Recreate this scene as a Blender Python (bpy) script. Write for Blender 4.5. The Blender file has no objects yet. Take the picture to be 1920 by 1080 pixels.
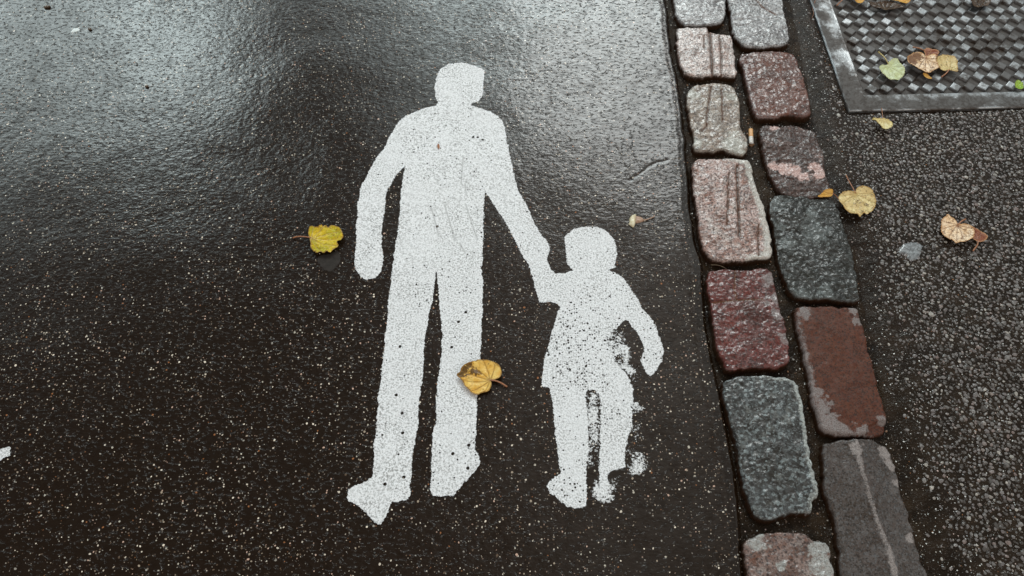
import bpy, math
import numpy as np
from math import sin, cos, tan, radians

# ------------------------------------------------------------------ camera
PITCH = radians(58.1)
CAM_H = 1.30
F = 1507.0                      # focal length in pixels of the 1920 px wide photograph
scene = bpy.context.scene
cam_d = bpy.data.cameras.new("camera")
cam = bpy.data.objects.new("camera", cam_d)
scene.collection.objects.link(cam)
cam.location = (0, 0, CAM_H)
cam.rotation_euler = (math.pi / 2 - PITCH, 0, 0)
cam_d.sensor_width = 36.0
cam_d.lens = F / 1920 * 36.0
cam_d.clip_start = 0.02
cam_d.clip_end = 500
scene.camera = cam

# ------------------------------------------------------------------ world, sun, exposure
SUN_AZ, SUN_EL = 12.0, 42.0       # azimuth from +Y towards +X, elevation
SUN_STRENGTH = 1.35
SUN_ANGLE = 18.0
NISHITA = 0.05
LOBES = [  # sky glows added to shape the wet sheen and fill: azimuth, elevation, spread, brightness
    (-28, 38, 3.8, 38.0), (-40, 32, 5, 22.0), (2, 36, 5.0, 24.0), (10, 40, 5, 19.0), (-48, 37, 6, 2.5), (15, 47, 3.5, 5.0),
    (-9, 33, 6, 11.0), (-8, 43, 6, 2.0), (-20.5, 41, 3.0, -16.0), (38, 36, 8, 3.5), (14, 57, 8, 3.0), (62, 45, 16, 1.5),  # negative lobe: dark streak standing in for a tree trunk silhouette
    (170, 28, 26, 2.8), (-140, 25, 24, 2.4), (120, 25, 24, 2.2), (30, 84, 12, .3), (30, 74, 9, .5),  # wide rear lobes are added fill light behind the camera
]
SKY_BASE = 0.0
EXPOSURE = -1.45
world = bpy.data.worlds.new("World")
scene.world = world
world.use_nodes = True
nt = world.node_tree
nt.nodes.clear()


class NB:
    """small node-building helper"""
    def __init__(self, tree):
        self.t = tree

    def n(self, typ, **kw):
        nd = self.t.nodes.new(typ)
        for k, v in kw.items():
            setattr(nd, k, v)
        return nd

    def link(self, a, b):
        self.t.links.new(a, b)

    def val(self, sock, v):
        if v is None:
            return
        if hasattr(v, "is_output"):
            self.link(v, sock)
        else:
            if sock.type == 'RGBA' and isinstance(v, (tuple, list)) and len(v) == 3:
                v = (*v, 1)
            sock.default_value = v

    def math(self, op, a, b=None, c=None, clamp=False):
        nd = self.n('ShaderNodeMath', operation=op, use_clamp=clamp)
        self.val(nd.inputs[0], a)
        self.val(nd.inputs[1], b)
        self.val(nd.inputs[2], c)
        return nd.outputs[0]

    def vmath(self, op, a, b=None, scale=None):
        nd = self.n('ShaderNodeVectorMath', operation=op)
        self.val(nd.inputs[0], a)
        if b is not None:
            self.val(nd.inputs[1], b)
        if scale is not None:
            self.val(nd.inputs['Scale'], scale)
        return nd.outputs['Value'] if op in ('DOT_PRODUCT', 'LENGTH') else nd.outputs[0]

    def step(self, x, a, b, lo=0.0, hi=1.0):
        nd = self.n('ShaderNodeMapRange', interpolation_type='SMOOTHSTEP')
        for i, v in enumerate((x, a, b, lo, hi)):
            self.val(nd.inputs[i], v)
        return nd.outputs[0]

    def mix(self, f, a, b, mode='MIX'):
        nd = self.n('ShaderNodeMix', data_type='RGBA', blend_type=mode)
        self.val(nd.inputs[0], f)
        self.val(nd.inputs[6], a)
        self.val(nd.inputs[7], b)
        return nd.outputs[2]

    def noise(self, vec, scale, detail=3.0, rough=0.55, dim='3D'):
        nd = self.n('ShaderNodeTexNoise', noise_dimensions=dim)
        self.val(nd.inputs['Vector'], vec)
        self.val(nd.inputs['Scale'], scale)
        nd.inputs['Detail'].default_value = detail
        nd.inputs['Roughness'].default_value = rough
        return nd

    def voro(self, vec, scale, feature='F1', dim='2D', rnd=1.0):
        nd = self.n('ShaderNodeTexVoronoi', voronoi_dimensions=dim, feature=feature)
        self.val(nd.inputs['Vector'], vec)
        self.val(nd.inputs['Scale'], scale)
        nd.inputs['Randomness'].default_value = rnd
        return nd

    def ramp(self, fac, stops, interp='LINEAR'):
        nd = self.n('ShaderNodeValToRGB')
        cr = nd.color_ramp
        cr.interpolation = interp
        while len(cr.elements) < len(stops):
            cr.elements.new(0.5)
        for e, (p, c) in zip(cr.elements, stops):
            e.position = p
            e.color = (*c, 1)
        self.val(nd.inputs[0], fac)
        return nd.outputs[0]

    def bump(self, h, dist, strength=1.0, normal=None):
        nd = self.n('ShaderNodeBump')
        nd.inputs['Strength'].default_value = strength
        nd.inputs['Distance'].default_value = dist
        self.val(nd.inputs['Height'], h)
        if normal is not None:
            self.link(normal, nd.inputs['Normal'])
        return nd.outputs[0]

    def attr(self, name):
        return self.n('ShaderNodeAttribute', attribute_name=name)


w = NB(nt)
sky = w.n('ShaderNodeTexSky', sky_type='NISHITA')
sky.sun_disc = False
sky.sun_elevation = radians(SUN_EL)
sky.sun_rotation = radians(SUN_AZ)
gen = w.n('ShaderNodeTexCoord').outputs['Generated']
tots = [None, None]
for az, el, sg, amp in LOBES:
    wi = 1 if (abs(az) > 100 or el >= 56) else 0
    d = (sin(radians(az)) * cos(radians(el)), cos(radians(az)) * cos(radians(el)), sin(radians(el)))
    k = 1.0 / radians(sg) ** 2
    dt = w.vmath('DOT_PRODUCT', gen, d)
    g = w.math('MULTIPLY', w.math('EXPONENT', w.math('MULTIPLY', w.math('SUBTRACT', dt, 1.0), k)), amp)
    tots[wi] = g if tots[wi] is None else w.math('ADD', tots[wi], g)
cl = w.noise(gen, 5.0, 4, 0.6).outputs[0]
cl = w.step(cl, 0.3, 0.7, 0.65, 1.35)
tot = w.math('MULTIPLY', w.math('MAXIMUM', w.math('ADD', tots[0], SKY_BASE), 0.0), cl)
warm = w.math('MULTIPLY', tots[1], cl)
sep = w.n('ShaderNodeSeparateXYZ')
w.link(gen, sep.inputs[0])
tot = w.math('MULTIPLY', tot, w.step(sep.outputs[2], -0.02, 0.25, 0.15, 1.0))
lobecol = w.vmath('ADD', w.vmath('SCALE', (0.86, 1.0, 1.0), scale=tot), w.vmath('SCALE', (1.0, .93, .84), scale=warm))
b1 = w.n('ShaderNodeBackground')
w.link(sky.outputs[0], b1.inputs[0])
b1.inputs[1].default_value = NISHITA
b2 = w.n('ShaderNodeBackground')
w.link(lobecol, b2.inputs[0])
b2.inputs[1].default_value = 1.0
ad = w.n('ShaderNodeAddShader')
w.link(b1.outputs[0], ad.inputs[0])
w.link(b2.outputs[0], ad.inputs[1])
wo = w.n('ShaderNodeOutputWorld')
w.link(ad.outputs[0], wo.inputs[0])

sun_d = bpy.data.lights.new("sun", 'SUN')
sun_d.energy = SUN_STRENGTH
sun_d.angle = radians(SUN_ANGLE)
sun_d.color = (1.0, 0.985, 0.96)
sun = bpy.data.objects.new("sun", sun_d)
scene.collection.objects.link(sun)
sun.rotation_euler = (radians(90 - SUN_EL), 0, radians(180 - SUN_AZ))
# lamp looks along -Z: aim it from (az, el) down to the ground
from mathutils import Vector
_d = Vector((sin(radians(SUN_AZ)) * cos(radians(SUN_EL)), cos(radians(SUN_AZ)) * cos(radians(SUN_EL)), sin(radians(SUN_EL))))
sun.rotation_euler = _d.to_track_quat('Z', 'Y').to_euler()

scene.view_settings.view_transform = 'Standard'
scene.view_settings.look = 'None'
scene.view_settings.exposure = EXPOSURE
scene.view_settings.gamma = 1.0
scene.cycles.max_bounces = 6
scene.cycles.transparent_max_bounces = 12

# ------------------------------------------------------------------ geometry helpers
SP, CP = sin(PITCH), cos(PITCH)


def G(px, py, z=0.0):
    """photograph pixel -> point on the ground plane at height z"""
    dx = (np.asarray(px, float) - 960) / F
    dv = (np.asarray(py, float) - 540) / F
    t = (CAM_H - z) / (SP + dv * CP)
    return np.stack([dx * t, (CP - dv * SP) * t], -1)


def crop(pts, ox, oy, s, z=0.0):
    a = np.array(pts, float)
    return G(ox + a[:, 0] / s, oy + a[:, 1] / s, z)


def _h(ix, iy, seed):
    v = np.sin(ix * 127.1 + iy * 311.7 + seed * 74.7) * 43758.5453
    return v - np.floor(v)


def vnoise(x, y, f, seed=0):
    x = x * f + 51.3
    y = y * f + 17.9
    ix, iy = np.floor(x), np.floor(y)
    fx, fy = x - ix, y - iy
    fx = fx * fx * fx * (fx * (fx * 6 - 15) + 10)
    fy = fy * fy * fy * (fy * (fy * 6 - 15) + 10)
    a, b = _h(ix, iy, seed), _h(ix + 1, iy, seed)
    c, d = _h(ix, iy + 1, seed), _h(ix + 1, iy + 1, seed)
    return (a + (b - a) * fx + (c - a) * fy + (a - b - c + d) * fx * fy) * 2 - 1


def fbm(x, y, f, o=3, seed=0, g=0.5):
    r, a, n = 0, 1.0, 0
    for i in range(o):
        r = r + a * vnoise(x, y, f, seed + i * 13)
        n += a
        a *= g
        f *= 2.03
    return r / n


def sstep(x, a, b):
    t = np.clip((x - a) / (b - a), 0, 1)
    return t * t * (3 - 2 * t)


def poly_sd(x, y, poly, nearest=False):
    """signed distance to a closed polygon, positive inside"""
    shp = x.shape
    x, y = x.ravel(), y.ravel()
    best = np.full(x.shape, 1e9)
    inside = np.zeros(x.shape, bool)
    nx, ny = np.zeros_like(x), np.zeros_like(y)
    n = len(poly)
    for i in range(n):
        ax, ay = poly[i]
        bx, by = poly[(i + 1) % n]
        ex, ey = bx - ax, by - ay
        l2 = ex * ex + ey * ey + 1e-18
        t = np.clip(((x - ax) * ex + (y - ay) * ey) / l2, 0, 1)
        qx, qy = ax + t * ex, ay + t * ey
        d = (x - qx) ** 2 + (y - qy) ** 2
        m = d < best
        best = np.where(m, d, best)
        if nearest:
            nx = np.where(m, qx, nx)
            ny = np.where(m, qy, ny)
        if abs(ey) > 1e-12:
            c = ((ay > y) != (by > y)) & (x < ex * (y - ay) / ey + ax)
            inside ^= c
    d = np.sqrt(best)
    sd = np.where(inside, d, -d).reshape(shp)
    if nearest:
        return sd, nx.reshape(shp), ny.reshape(shp)
    return sd


def line_d(x, y, pts):
    best = np.full(x.shape, 1e9)
    for (ax, ay), (bx, by) in zip(pts[:-1], pts[1:]):
        ex, ey = bx - ax, by - ay
        t = np.clip(((x - ax) * ex + (y - ay) * ey) / (ex * ex + ey * ey + 1e-18), 0, 1)
        best = np.minimum(best, (x - ax - t * ex) ** 2 + (y - ay - t * ey) ** 2)
    return np.sqrt(best)


def chaikin(p, it=1):
    p = np.asarray(p)
    for _ in range(it):
        q = np.roll(p, -1, 0)
        p = np.stack([p * .75 + q * .25, p * .25 + q * .75], 1).reshape(-1, 2)
    return p


COL = scene.collection


def raw_mesh(name, verts, faces, mats, smooth=True, attrs=None, mat_idx=None):
    """faces: (n,4) or (n,3) array, or a list of such arrays"""
    me = bpy.data.meshes.new(name)
    if not isinstance(faces, list):
        faces = [faces]
    verts = np.asarray(verts, np.float32)
    me.vertices.add(len(verts))
    me.vertices.foreach_set("co", verts.ravel())
    loops = np.concatenate([f.ravel() for f in faces]).astype(np.int32)
    sizes = np.concatenate([np.full(len(f), f.shape[1], np.int32) for f in faces])
    starts = np.concatenate([[0], np.cumsum(sizes)[:-1]]).astype(np.int32)
    me.loops.add(len(loops))
    me.loops.foreach_set("vertex_index", loops)
    me.polygons.add(len(sizes))
    me.polygons.foreach_set("loop_start", starts)
    me.polygons.foreach_set("loop_total", sizes)
    for m in (mats if isinstance(mats, (list, tuple)) else [mats]):
        me.materials.append(m)
    sm = np.full(len(sizes), smooth) if np.isscalar(smooth) else smooth
    me.polygons.foreach_set("use_smooth", sm.astype(bool))
    if mat_idx is not None:
        me.polygons.foreach_set("material_index", mat_idx.astype(np.int32))
    if attrs:
        for k, v in attrs.items():
            a = me.attributes.new(k, 'FLOAT', 'POINT')
            a.data.foreach_set("value", np.asarray(v, np.float32).ravel())
    me.update(calc_edges=True)
    me.validate()
    return me


def tag(o, label=None, cat=None, group=None, kind=None):
    if label:
        o["label"] = label
    if cat:
        o["category"] = cat
    if group:
        o["group"] = group
    if kind:
        o["kind"] = kind
    return o


def thing(name, loc, label, cat, group=None):
    o = bpy.data.objects.new(name, None)
    o.empty_display_size = 0.02
    COL.objects.link(o)
    o.location = loc
    return tag(o, label, cat, group)


def obj(name, me, parent=None, origin=None):
    o = bpy.data.objects.new(name, me)
    COL.objects.link(o)
    base = None
    if parent is not None:
        o.parent = parent
        base = np.array(parent.location)
    elif origin is not None:
        base = np.array(origin)
        o.location = origin
    if base is not None:
        co = np.empty(len(me.vertices) * 3, np.float32)
        me.vertices.foreach_get("co", co)
        co = co.reshape(-1, 3) - base.astype(np.float32)
        me.vertices.foreach_set("co", co.ravel())
        me.update()
    return o


def grid_faces(nr, nc, keep=None):
    i = np.arange(nr - 1)[:, None] * nc + np.arange(nc - 1)[None]
    f = np.stack([i, i + 1, i + nc + 1, i + nc], -1)
    f = f[keep] if keep is not None else f.reshape(-1, 4)
    return f


def compact(verts, faces, attrs):
    used = np.unique(faces)
    mp = np.full(len(verts), -1)
    mp[used] = np.arange(len(used))
    return verts[used], mp[faces], {k: np.asarray(v).ravel()[used] for k, v in attrs.items()}


def tube(pts, r0, r1, n=7, flat=1.0):
    """tapered tube through 3D points, with closed ends"""
    pts = np.array(pts, float)
    # densify with Catmull-Rom
    P = np.vstack([2 * pts[0] - pts[1], pts, 2 * pts[-1] - pts[-2]])
    out = []
    for i in range(1, len(P) - 2):
        for t in np.linspace(0, 1, 6, endpoint=False):
            a, b, c, d = P[i - 1], P[i], P[i + 1], P[i + 2]
            out.append(0.5 * ((2 * b) + (-a + c) * t + (2 * a - 5 * b + 4 * c - d) * t * t + (-a + 3 * b - 3 * c + d) * t ** 3))
    out.append(pts[-1])
    out = np.array(out)
    V = []
    m = len(out)
    for i, p in enumerate(out):
        d = out[min(i + 1, m - 1)] - out[max(i - 1, 0)]
        d /= np.linalg.norm(d) + 1e-12
        s = np.cross(d, (0, 0, 1.0))
        s /= np.linalg.norm(s) + 1e-12
        u = np.cross(s, d)
        r = r0 + (r1 - r0) * i / (m - 1)
        for k in range(n):
            a = 2 * math.pi * k / n
            V.append(p + r * (cos(a) * s + flat * sin(a) * u))
    F4 = []
    for i in range(m - 1):
        for k in range(n):
            F4.append((i * n + k, i * n + (k + 1) % n, (i + 1) * n + (k + 1) % n, (i + 1) * n + k))
    V.append(out[0])
    V.append(out[-1])
    F3 = []
    for k in range(n):
        F3.append((len(V) - 2, (k + 1) % n, k))
        F3.append((len(V) - 1, (m - 1) * n + k, (m - 1) * n + (k + 1) % n))
    return np.array(V), [np.array(F4), np.array(F3)]


# ------------------------------------------------------------------ materials
def new_mat(name):
    m = bpy.data.materials.new(name)
    m.use_nodes = True
    m.node_tree.nodes.clear()
    b = NB(m.node_tree)
    out = b.n('ShaderNodeOutputMaterial')
    p = b.n('ShaderNodeBsdfPrincipled')
    b.link(p.outputs[0], out.inputs[0])
    return m, b, p, out


def flatpos(b):
    g = b.n('ShaderNodeNewGeometry').outputs['Position']
    return g


def chips(b, P, scale, density, rad, seed):
    """mask and colour key of random mineral chips"""
    v = b.voro(b.vmath('ADD', P, (seed, seed * 1.7, 0)), scale)
    sc = b.n('ShaderNodeSeparateColor')
    b.link(v.outputs['Color'], sc.inputs[0])
    r = b.math('MULTIPLY_ADD', sc.outputs[1], rad * 0.7, rad * 0.4)
    m1 = b.step(b.math('SUBTRACT', r, v.outputs['Distance']), -0.02, 0.06)
    m2 = b.math('GREATER_THAN', sc.outputs[0], b.math('SUBTRACT', 1.0, density) if hasattr(density, 'is_output') else 1 - density)
    return b.math('MULTIPLY', m1, m2), sc.outputs[2], v.outputs['Distance']


CHIPCOL = [(0.0, (.34, .31, .27)), (.15, (.11, .085, .065)), (.45, (.60, .60, .57)), (.6, (.28, .29, .29)),
           (.72, (.52, .40, .36)), (.8, (.46, .48, .46)), (.9, (.28, .13, .06)), (.94, (.78, .78, .74)), (1.0, (.48, .28, .25))]


def road_material():
    m, b, p, _ = new_mat("wet_asphalt")
    P = flatpos(b)
    warp = b.noise(P, 180, 2, 0.5).outputs['Color']
    Pw = b.vmath('ADD', P, b.vmath('SCALE', b.vmath('SUBTRACT', warp, (.5, .5, .5)), scale=0.0035))
    low = b.noise(P, 5.0, 3, 0.55).outputs[0]
    dens = b.step(low, .34, .66, .03, .15)
    m1, k1, d1 = chips(b, Pw, 210, dens, 0.34, 0.0)
    m2, k2, d2 = chips(b, Pw, 130, 0.022, 0.27, 3.1)
    m3, k3, d3 = chips(b, Pw, 330, b.step(b.noise(P, 11, 3, .6).outputs[0], .35, .65, .03, .12), 0.36, 7.7)
    tar = b.mix(b.noise(P, 60, 4, .7).outputs[0], (.0075, .0040, .0014), (.0165, .0098, .0046))
    c3 = b.mix(.4, b.ramp(k3, CHIPCOL, 'CONSTANT'), (.03, .024, .02))
    col = b.mix(m3, tar, c3)
    col = b.mix(m1, col, b.ramp(k1, CHIPCOL, 'CONSTANT'))
    col = b.mix(m2, col, b.ramp(k2, CHIPCOL, 'CONSTANT'))
    b.val(p.inputs['Base Color'], b.mix(1.0, col, (1.0, .87, .75), 'MULTIPLY'))
    # relief: rolled stones under a film of water, with sharp-edged hollows between
    e = b.voro(Pw, 150, 'DISTANCE_TO_EDGE').outputs['Distance']
    plate = b.step(e, 0.0, 0.20)
    holes = b.step(b.noise(Pw, 185, 2, .55).outputs[0], .36, .48)
    fine = b.noise(P, 420, 2, .6).outputs[0]
    mid = b.noise(P, 95, 2, .6).outputs[0]
    Ps = b.n('ShaderNodeMapping')
    b.link(P, Ps.inputs[0])
    Ps.inputs['Scale'].default_value = (.60, 1.0, 1.0)
    grain = b.noise(Ps.outputs[0], 200, 1.5, .5).outputs[0]
    holes = b.step(b.noise(Ps.outputs[0], 165, 2, .55).outputs[0], .34, .43)
    h = b.math('ADD', b.math('MULTIPLY', plate, .10), b.math('MULTIPLY', holes, 1.5))
    h = b.math('ADD', h, b.math('MULTIPLY', fine, .14))
    h = b.math('ADD', h, b.math('MULTIPLY', grain, .80))
    h = b.math('ADD', h, b.math('MULTIPLY', mid, .05))
    nb = b.bump(h, 0.0008, 1.0)
    nc = b.bump(h, 0.00034, 1.0)
    b.link(nb, p.inputs['Normal'])
    b.link(nc, p.inputs['Coat Normal'])
    p.inputs['Roughness'].default_value = 0.5
    p.inputs['Specular IOR Level'].default_value = 0.04
    film = b.math('ADD', b.math('MULTIPLY', b.noise(P, 16, 3, .6).outputs[0], .5), b.math('MULTIPLY', b.noise(P, 60, 3, .65).outputs[0], .5))
    b.val(p.inputs['Coat Weight'], b.step(film, .38, .56, .70, 1.0))
    p.inputs['Coat IOR'].default_value = 1.38
    b.val(p.inputs['Coat Roughness'], b.step(low, .3, .7, .04, .08))
    return m


def matrix_material(name, c0, c1, chipd, rough, coat, bumpd):
    """dirt or tar between coarse stones"""
    m, b, p, _ = new_mat(name)
    P = flatpos(b)
    warp = b.noise(P, 180, 2, 0.5).outputs['Color']
    Pw = b.vmath('ADD', P, b.vmath('SCALE', b.vmath('SUBTRACT', warp, (.5, .5, .5)), scale=0.004))
    m1, k1, d1 = chips(b, Pw, 300, chipd, 0.36, 1.3)
    m3, k3, d3 = chips(b, Pw, 600, chipd * 1.3, 0.4, 5.7)
    base = b.mix(b.step(b.noise(P, 22, 4, .65).outputs[0], .35, .65), c0, c1)
    col = b.mix(m3, base, b.mix(.7, b.ramp(k3, CHIPCOL, 'CONSTANT'), (.03, .022, .017)))
    col = b.mix(m1, col, b.ramp(k1, CHIPCOL, 'CONSTANT'))
    b.val(p.inputs['Base Color'], col)
    h = b.math('ADD', b.math('MULTIPLY', b.noise(P, 120, 4, .65).outputs[0], 1.0), b.math('MULTIPLY', b.math('SUBTRACT', 1.0, d1), .35))
    b.link(b.bump(h, bumpd, 1.0), p.inputs['Normal'])
    p.inputs['Roughness'].default_value = rough
    p.inputs['Specular IOR Level'].default_value = .05
    p.inputs['Coat Weight'].default_value = coat
    p.inputs['Coat Roughness'].default_value = .12
    p.inputs['Coat IOR'].default_value = 1.33
    b.link(b.bump(h, bumpd * .8, 1.0), p.inputs['Coat Normal'])
    return m


def pebble_material():
    m, b, p, _ = new_mat("embedded_gravel")
    P = flatpos(b)
    t = b.attr('tone').outputs['Fac']
    col = b.ramp(t, [(0, (.05, .038, .030)), (.2, (.11, .10, .095)), (.4, (.22, .215, .215)), (.6, (.19, .17, .175)),
                     (.75, (.30, .30, .305)), (.87, (.27, .21, .20)), (.95, (.42, .42, .40)), (1, (.6, .58, .55))])
    col = b.mix(b.step(b.noise(P, 300, 3, .7).outputs[0], .35, .65, 0, .45), col, (.03, .024, .02))
    col = b.mix(1.0, col, (.78, .73, .68), 'MULTIPLY')
    b.val(p.inputs['Base Color'], col)
    p.inputs['Roughness'].default_value = .24
    p.inputs['IOR'].default_value = 1.5
    b.link(b.bump(b.noise(P, 350, 3, .6).outputs[0], .0006), p.inputs['Normal'])
    return m


def paint_material():
    m, b, p, out = new_mat("worn_white_paint")
    P = flatpos(b)
    cov = b.attr('cover').outputs['Fac']
    pit = b.attr('pit').outputs['Fac']
    sp1 = b.noise(P, 310, 4, .7).outputs[0]
    sp2 = b.noise(b.vmath('ADD', P, (4, 9, 0)), 850, 2, .6).outputs[0]
    big = b.noise(P, 14, 4, .6).outputs[0]
    sc = b.voro(P, 230)
    scc = b.n('ShaderNodeSeparateColor')
    b.link(sc.outputs['Color'], scc.inputs[0])
    # fuzzy edge / sprayed zones
    n0 = b.math('MULTIPLY', b.math('SUBTRACT', b.noise(P, 230, 5, .75).outputs[0], .5), 2.0)
    a = b.step(b.math('ADD', cov, n0), .42, .54)
    # pinholes: stones that have lost their paint
    hole = b.math('MULTIPLY', b.math('GREATER_THAN', scc.outputs[0], b.math('SUBTRACT', 1.0, b.math('MULTIPLY', b.math('SUBTRACT', pit, .08), .42))),
                  b.step(b.math('SUBTRACT', b.math('MULTIPLY_ADD', scc.outputs[1], .3, .16), sc.outputs['Distance']), 0, .06))
    sd_ = b.voro(b.vmath('ADD', P, (2, 3, 0)), 135)
    sdc = b.n('ShaderNodeSeparateColor')
    b.link(sd_.outputs['Color'], sdc.inputs[0])
    wob = b.math('MULTIPLY', b.math('SUBTRACT', b.noise(P, 400, 2, .6).outputs[0], .5), .3)
    hole2 = b.math('MULTIPLY', b.math('GREATER_THAN', sdc.outputs[0], b.math('SUBTRACT', 1.12, b.math('MULTIPLY', pit, .5))),
                   b.step(b.math('SUBTRACT', b.math('MULTIPLY_ADD', sdc.outputs[1], .26, .10), b.math('ADD', sd_.outputs['Distance'], wob)), 0, .06))
    a = b.math('MULTIPLY', a, b.math('SUBTRACT', 1.0, b.math('MAXIMUM', hole, hole2)))
    # thin grimy specks
    grime = b.math('MULTIPLY', b.step(sp1, .45, .61), b.step(big, .3, .65, .5, 1.0))
    grime = b.math('MAXIMUM', grime, b.step(sp2, .54, .68, 0, .6))
    scr = b.attr('scratch').outputs['Fac']
    grime = b.math('MAXIMUM', grime, scr)
    col = b.mix(big, (.74, .745, .755), (.835, .84, .85))
    col = b.mix(b.math('MULTIPLY', grime, .80), col, (.13, .125, .115))
    b.val(p.inputs['Base Color'], col)
    p.inputs['Roughness'].default_value = .45
    h = b.math('ADD', b.noise(P, 160, 3, .6).outputs[0], b.math('MULTIPLY', sp1, -.35))
    b.link(b.bump(h, .0011), p.inputs['Normal'])
    tr = b.n('ShaderNodeBsdfTransparent')
    mx = b.n('ShaderNodeMixShader')
    b.link(a, mx.inputs[0])
    b.link(tr.outputs[0], mx.inputs[1])
    b.link(p.outputs[0], mx.inputs[2])
    b.link(mx.outputs[0], out.inputs[0])
    return m


WET = .80


def stone_material(name, c1, c2, c3, rim=(.4, .42, .42), fleck=(.3, .3, .3), fleck_d=.25, grain=1.0, bumpd=.0012,
                   rough=.35, coat=.8, coatr=.16, mottle=1.0, stain=(.15, .055, .018)):
    m, b, p, _ = new_mat(name)
    P = flatpos(b)
    n1 = b.step(b.noise(P, 28, 5, .7).outputs[0], .36, .64)
    n2 = b.step(b.noise(b.vmath('ADD', P, (3, 1, 2)), 75, 4, .7).outputs[0], .42, .62)
    col = b.mix(n1, c1, c2)
    col = b.mix(b.math('MULTIPLY', n2, .75), col, c3)
    n4 = b.noise(b.vmath('ADD', P, (9, 5, 1)), 17, 3, .65).outputs[0]
    col = b.mix(b.step(n4, .50, .66, 0, .75 * mottle), col, b.mix(.5, c2, (.035, .026, .021)))
    n5 = b.noise(b.vmath('ADD', P, (2, 6, 8)), 34, 4, .7).outputs[0]
    col = b.mix(b.step(n5, .54, .68, 0, .6 * mottle), col, b.mix(.45, c3, rim))
    v = b.voro(P, 330 / grain, dim='3D')
    s = b.n('ShaderNodeSeparateColor')
    b.link(v.outputs['Color'], s.inputs[0])
    fm = b.math('GREATER_THAN', s.outputs[0], 1 - fleck_d)
    col = b.mix(b.math('MULTIPLY', fm, b.math('MULTIPLY_ADD', s.outputs[1], .6, .25)), col, fleck)
    dm = b.math('GREATER_THAN', s.outputs[2], .80)
    col = b.mix(b.math('MULTIPLY', dm, .6), col, (.02, .017, .015))
    sp_ = b.noise(b.vmath('ADD', P, (7, 2, 4)), 420 / grain, 2, .6).outputs[0]
    ra = b.attr('rim').outputs['Fac']
    # crystals: light and dark grains through the whole stone
    col = b.mix(b.step(sp_, .52, .66, 0, .55), col, (.03, .024, .02))
    sq_ = b.noise(b.vmath('ADD', P, (1, 8, 4)), 360 / grain, 2, .6).outputs[0]
    col = b.mix(b.step(sq_, .56, .70, 0, .5), col, fleck)
    rn = b.noise(P, 170, 5, .75).outputs[0]
    rm = b.step(b.math('ADD', ra, b.math('MULTIPLY', b.math('SUBTRACT', rn, .5), 1.5)), .36, .80)
    col = b.mix(b.math('MULTIPLY', rm, .9), col, b.mix(b.step(sp_, .4, .62), rim, b.mix(.45, col, rim)))
    ga = b.attr('groove').outputs['Fac']
    col = b.mix(b.step(ga, .15, .7, 0, .9), col, b.mix(b.step(ga, .6, .95), stain, (.05, .018, .007)))
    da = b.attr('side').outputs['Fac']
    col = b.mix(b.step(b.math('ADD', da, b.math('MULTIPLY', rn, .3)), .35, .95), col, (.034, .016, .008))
    col = b.mix(1.0, col, (WET, WET * .97, WET * .94), 'MULTIPLY')
    b.val(p.inputs['Base Color'], col)
    h = b.math('ADD', b.math('MULTIPLY', b.noise(P, 210, 4, .6).outputs[0], .8), b.math('MULTIPLY', b.voro(P, 240 / grain, dim='3D').outputs['Distance'], .45))
    h = b.math('ADD', h, b.math('MULTIPLY', b.step(b.noise(P, 150, 2, .5).outputs[0], .36, .46), .5))
    b.link(b.bump(h, bumpd * .7), p.inputs['Normal'])
    b.link(b.bump(h, bumpd * .36), p.inputs['Coat Normal'])
    b.val(p.inputs['Coat Weight'], b.step(b.noise(P, 70, 3, .65).outputs[0], .40, .56, coat * .25, coat))
    p.inputs['Roughness'].default_value = rough
    p.inputs['Specular IOR Level'].default_value = .1
    p.inputs['Coat Roughness'].default_value = coatr * .6
    p.inputs['Coat IOR'].default_value = 1.5
    return m


def metal_material(name, k=0.0):
    m, b, p, _ = new_mat(name)
    P = flatpos(b)
    n1 = b.noise(P, 26, 5, .68).outputs[0]
    n2 = b.noise(b.vmath('ADD', P, (2, 2, 2)), 120, 4, .7).outputs[0]
    n3 = b.noise(P, 6.5, 3, .6).outputs[0]
    gr = b.attr('grime').outputs['Fac']
    dirt = b.step(b.math('ADD', b.math('ADD', b.math('MULTIPLY', n3, .35), gr), b.math('ADD', b.math('MULTIPLY', n1, .4), b.math('MULTIPLY', n2, .25))), .42 + k, .56 + k)
    a = b.attr('dirt').outputs['Fac']
    dirt = b.math('MAXIMUM', dirt, a)
    b.val(p.inputs['Base Color'], b.mix(dirt, (.28, .285, .29), b.mix(n2, (.018, .011, .007), (.055, .038, .028))))
    b.val(p.inputs['Metallic'], b.math('SUBTRACT', 1.0, b.math('MULTIPLY', dirt, .75)))
    b.val(p.inputs['Roughness'], b.math('ADD', b.math('MULTIPLY', dirt, .2), .38))
    b.link(b.bump(b.math('ADD', n2, b.math('MULTIPLY', b.noise(P, 500, 2, .6).outputs[0], .35)), .0008), p.inputs['Normal'])
    p.inputs['Specular IOR Level'].default_value = .3
    b.val(p.inputs['Coat Weight'], b.math('MULTIPLY', b.math('SUBTRACT', 1.0, a), b.step(n2, .4, .6, .25, .8)))
    p.inputs['Coat Roughness'].default_value = .12
    return m


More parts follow.
